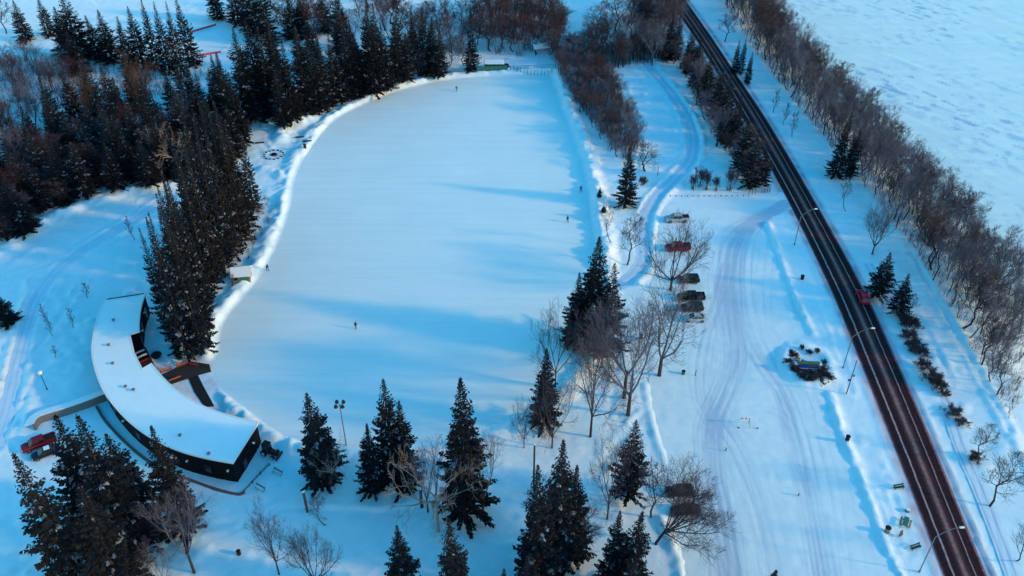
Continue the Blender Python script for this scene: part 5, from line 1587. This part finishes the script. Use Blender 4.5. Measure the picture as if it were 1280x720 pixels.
x, y, z = GZP(676, 66)
e = empty('picnic_shelter', (x, y, z), .3, 'small shelter with a red-edged snowy roof north of the oval', 'shelter')
for sx in (-1, 1):
    for sy in (-1, 1): MB().box((sx * 2.3, sy * 1.5, 1.1), (.16, .16, 2.4)).build('post', M['wood_dark'], e)
MB().add([(-2.8, -2, 2.2), (2.8, -2, 2.2), (2.8, 0, 3.2), (-2.8, 0, 3.2), (-2.8, 2, 2.2), (2.8, 2, 2.2)], [(0, 1, 2, 3), (3, 2, 5, 4)]).build('roof', M['snowcap'], e)
f_ = MB()
for sy in (-1, 1): f_.box((0, sy * 2.02, 2.12), (5.7, .08, .22))
f_.build('fascia', M['pink'], e)
x, y, z = GZP(650, 80)
tag(MB().prism([(-5, -3), (5, -3), (6, 2), (4, 5), (-3, 5), (-6, 1)], -.1, .12).build('snow_pad', M['path'], loc=(x, y, z)), 'cleared snow pad behind the picket fence', None, None, 'structure')

# warming hut on the west shore
x, y, z = G(304, 350)
e = empty('warming_hut', (x, y, .3), R(8), 'small hut with snowy gable roof and green doors', 'hut')
w, d, h = 3.6, 3.0, 2.1
MB().add([(-w / 2, -d / 2, -.6), (w / 2, -d / 2, -.6), (w / 2, d / 2, -.6), (-w / 2, d / 2, -.6), (-w / 2, -d / 2, h), (w / 2, -d / 2, h), (w / 2, d / 2, h), (-w / 2, d / 2, h), (-w / 2, 0, h + .9), (w / 2, 0, h + .9)],
         [(0, 1, 5, 4), (1, 2, 6, 9, 5), (2, 3, 7, 6), (3, 0, 4, 8, 7)]).build('wall', M['tan'], e)
rf = MB()
for s in (-1, 1):
    rf.add([(-w / 2 - .3, s * (d / 2 + .35), h - .22), (w / 2 + .3, s * (d / 2 + .35), h - .22), (w / 2 + .3, 0, h + 1.0), (-w / 2 - .3, 0, h + 1.0),
            (-w / 2 - .3, s * (d / 2 + .35), h + .02), (w / 2 + .3, s * (d / 2 + .35), h + .02), (w / 2 + .3, 0, h + 1.24), (-w / 2 - .3, 0, h + 1.24)],
           [(0, 1, 2, 3), (4, 5, 6, 7), (0, 1, 5, 4), (1, 2, 6, 5), (0, 3, 7, 4)])
rf.build('roof', M['snowcap'], e)
for k in (0, 1):
    d_ = MB().box((0.15 + 1.0 * k, -d / 2 - .03, .85), (.92, .06, 1.9)).build('door', M['green'], e)
    MB().box((.52 + 1.0 * k if k == 0 else .78 + 1.0 * k - .8, -d / 2 - .09, .85), (.05, .08, .2)).build('handle', M['darksteel'], d_)
MB().box((-1.15, -d / 2 - .03, 1.2), (.9, .06, .7)).build('window', M['glass'], e)

# camp fire ring in the clearing
fx, fy, fz = GZP(342.5, 194)
e = empty('fire_pit', (fx, fy, fz), 0, 'dark round fire pit in the clearing west of the oval', 'fire pit')
MB().tube([(0, 0, -.1), (0, 0, .3), (0, 0, .3), (0, 0, .05)], [.95, .9, .7, .65], 14).build('ring', M['dirtystone'], e)
MB().ball((0, 0, .12), .62, zs=.35).build('ash_bed', M['rubber'], e)
for k in range(14):
    a = 6.283 * k / 14
    x, y = fx + 2.5 * math.cos(a), fy + 2.5 * math.sin(a)
    tag(MB().tube([(0, 0, -.2), (0, 0, .42)], [.27, .25], 8).tube([(0, 0, .42), (0, 0, .46)], [.22, .18], 8, 1).build('log_stump', [M['wood_dark'], M['snowcap']], loc=(x, y, gz(x, y))),
        'short log stump seat in the ring around the fire pit', 'stump', 'stump seats around the fire pit')
for px, py, lab in [(325, 179, 'low log at the forest side of the clearing'), (375, 172, 'dark log beside the snow heap in the clearing'), (384, 177, 'dark log under the bank of the clearing')]:
    x, y, z = GZP(px, py)
    tag(MB().tube([(-1.2, -.2, .2), (0, 0, .22), (1.2, .15, .2)], [.24, .22, .2], 8).build('fallen_log', M['wood_dark'], loc=(x, y, z)), lab, 'log')

# ================================================================== people
SKIN = mat('skin', (0.50, 0.30, 0.22), 0.6, 0.1, 5)
CLOTH = {}


def cloth(c):
    return CLOTH.setdefault(c, mat('winter_cloth_%d' % len(CLOTH), c, 0.85, 0.2, 6.0))


def person(px, py, rz, label, jacket, trousers, stride=.25, arms=.25, lean=.08, skates=True, z=0.0, sticks=False):
    x, y, _ = G(px, py, z)
    e = empty('person', (x, y, z), rz, label, 'person')
    zs = .06 if skates else 0.0
    J = {  # facing +x
        'pelvis': (0, 0, .95, .15), 'waist': (.02 + lean * .2, 0, 1.10, .145), 'chest': (.04 + lean * .7, 0, 1.36, .17), 'neck': (.05 + lean, 0, 1.52, .065), 'skull': (.07 + lean * 1.1, 0, 1.62, .095), 'crown': (.07 + lean * 1.15, 0, 1.74, .085), 'nose': (.17 + lean * 1.1, 0, 1.635, .022),
    }
    E = [('pelvis', 'waist'), ('waist', 'chest'), ('chest', 'neck'), ('neck', 'skull'), ('skull', 'crown'), ('skull', 'nose')]
    for s, n in ((1, 'l'), (-1, 'r')):
        f = s * stride
        J.update({n + 'hip': (0, s * .10, .90, .105), n + 'knee': (f * .5 + .06, s * .11, .50 + zs, .072), n + 'ankle': (f - .04, s * .12, .10 + zs, .055), n + 'toe': (f + .15, s * .13, .05 + zs, .045),
                  n + 'sho': (.04 + lean * .8, s * .19, 1.44, .075), n + 'elb': (-s * arms * .5 + lean * .8, s * .28, 1.16, .056), n + 'wri': (-s * arms + .10 + lean, s * .27, .93, .042), n + 'palm': (-s * arms + .13 + lean, s * .265, .85, .040), n + 'tip': (-s * arms + .16 + lean, s * .25, .76, .024), n + 'thu': (-s * arms + .19 + lean, s * .235, .86, .018)})
        E += [('pelvis', n + 'hip'), (n + 'hip', n + 'knee'), (n + 'knee', n + 'ankle'), (n + 'ankle', n + 'toe'), ('chest', n + 'sho'), (n + 'sho', n + 'elb'), (n + 'elb', n + 'wri'), (n + 'wri', n + 'palm'), (n + 'palm', n + 'tip'), (n + 'palm', n + 'thu')]
    names = list(J)
    me = bpy.data.meshes.new('person_body')
    me.from_pydata([J[k][:3] for k in names], [(names.index(a), names.index(b)) for a, b in E], [])
    o = bpy.data.objects.new('body', me); COL.objects.link(o)
    o.modifiers.new('skin', 'SKIN'); sb = o.modifiers.new('sub', 'SUBSURF'); sb.levels = sb.render_levels = 1
    for i, k in enumerate(names):
        o.data.skin_vertices[0].data[i].radius = (J[k][3], J[k][3])
        o.data.skin_vertices[0].data[i].use_root = (k == 'pelvis')
    bpy.context.view_layer.update()
    dg = bpy.context.evaluated_depsgraph_get()
    nm = bpy.data.meshes.new_from_object(o.evaluated_get(dg))
    o.modifiers.clear(); o.data = nm
    nm.materials.clear()
    for mm in (cloth(jacket), cloth(trousers), SKIN, M['rubber']): nm.materials.append(mm)
    P_ = {k: Vector(J[k][:3]) for k in names}
    for f in nm.polygons:
        k = min(names, key=lambda n: (P_[n] - f.center).length - J[n][3] * .6)
        if k in ('skull', 'crown', 'nose', 'neck'): f.material_index = 2 if k != 'crown' else 3
        elif k[1:] in ('hip', 'knee') or k == 'pelvis': f.material_index = 1
        elif k[1:] in ('ankle', 'toe', 'palm', 'tip', 'thu'): f.material_index = 3
        else: f.material_index = 0
        f.use_smooth = True
    o.parent = e
    c = P_['crown']
    MB().ball((c.x - .01, 0, c.z + .0), .118, nu=12, nv=8, zs=.85).build('knit_hat', cloth(trousers), e, smoothf=True)
    fc = MB()
    sk = P_['skull']
    for s in (-1, 1): fc.ball((sk.x + .088, s * .034, sk.z + .045), .013, nu=6, nv=4)
    fc.box((sk.x + .092, 0, sk.z - .035), (.012, .05, .012)).build('face_features', M['rubber'], e)
    if skates:
        for s, n in ((1, 'l'), (-1, 'r')):
            t = P_[n + 'toe']; MB().box((t.x - .10, t.y, .03), (.32, .012, .06)).build('skate_blade', M['steel'], e)
    if sticks:
        for s, n in ((1, 'l'), (-1, 'r')):
            w_ = P_[n + 'palm']; MB().tube([(w_.x, w_.y, w_.z + .05), (w_.x - .25, w_.y + s * .12, .02)], .015, 5).build('ski_pole', M['darksteel'], e)
    return e


DK, NV = (0.012, 0.012, 0.018), (0.018, 0.02, 0.045)
person(445, 411, 1.2, 'skater in dark clothes alone in the middle of the ice', DK, (0.010, 0.010, 0.013), .22, .2)
person(571, 114, -2.0, 'skater in dark clothes at the far end of the ice', DK, NV, .35, .35, .16)
person(709.5, 278, 1.7, 'skater in a dark jacket near the shaded east shore', (0.03, 0.018, 0.025), DK, .2, .2)
person(334.5, 338, -.9, 'skater in black near the small hut on the west shore', DK, DK, .3, .25, .14)
person(726, 240, 1.4, 'person with two poles in the shaded strip of the ice', NV, DK, .3, .35, .1, True, 0.0, True)

# ================================================================== light, sky, camera
SUN_AZ_DIR = Vector((1.0, -0.22, 0)).normalized()
SUN_EL = R(18)
sd = Vector((SUN_AZ_DIR.x * math.cos(SUN_EL), SUN_AZ_DIR.y * math.cos(SUN_EL), math.sin(SUN_EL)))
sun = bpy.data.lights.new('sun', 'SUN'); sun.energy = 2.75; sun.angle = R(3.0); sun.color = (1.0, 0.56, 0.17)
so = bpy.data.objects.new('sun', sun); COL.objects.link(so)
so.rotation_euler = sd.to_track_quat('Z', 'Y').to_euler()
so.location = (200, -50, 120)

w = bpy.data.worlds.new('World'); scene.world = w; w.use_nodes = True
nt = w.node_tree; N, L = nt.nodes, nt.links
bg = N['Background']
sky = N.new('ShaderNodeTexSky'); sky.sky_type = 'NISHITA'; sky.sun_disc = False
sky.sun_elevation = SUN_EL
sky.sun_rotation = math.atan2(sd.x, sd.y)
sky.air_density = 1.6; sky.dust_density = 0.4; sky.ozone_density = 2.2
hs = N.new('ShaderNodeHueSaturation'); hs.inputs['Hue'].default_value = 0.492; hs.inputs['Saturation'].default_value = 1.66; hs.inputs['Value'].default_value = 2.16
L.new(sky.outputs[0], hs.inputs['Color']); L.new(hs.outputs[0], bg.inputs['Color'])
bg.inputs['Strength'].default_value = 0.15

cd = bpy.data.cameras.new('camera'); cam = bpy.data.objects.new('camera', cd); COL.objects.link(cam)
cd.sensor_fit = 'HORIZONTAL'; cd.sensor_width = 36.0; cd.lens = FPX / 1280 * 36.0
cd.clip_start = 1.0; cd.clip_end = 8000
cam.location = (0, 0, CAMH); cam.rotation_euler = (PI / 2 - PITCH, 0, 0)
scene.camera = cam

scene.view_settings.view_transform = 'Standard'; scene.view_settings.look = 'None'
scene.view_settings.exposure = 0.0; scene.view_settings.gamma = 1.0
scene.cycles.max_bounces = 4; scene.cycles.diffuse_bounces = 3
scene.cycles.use_denoising = True
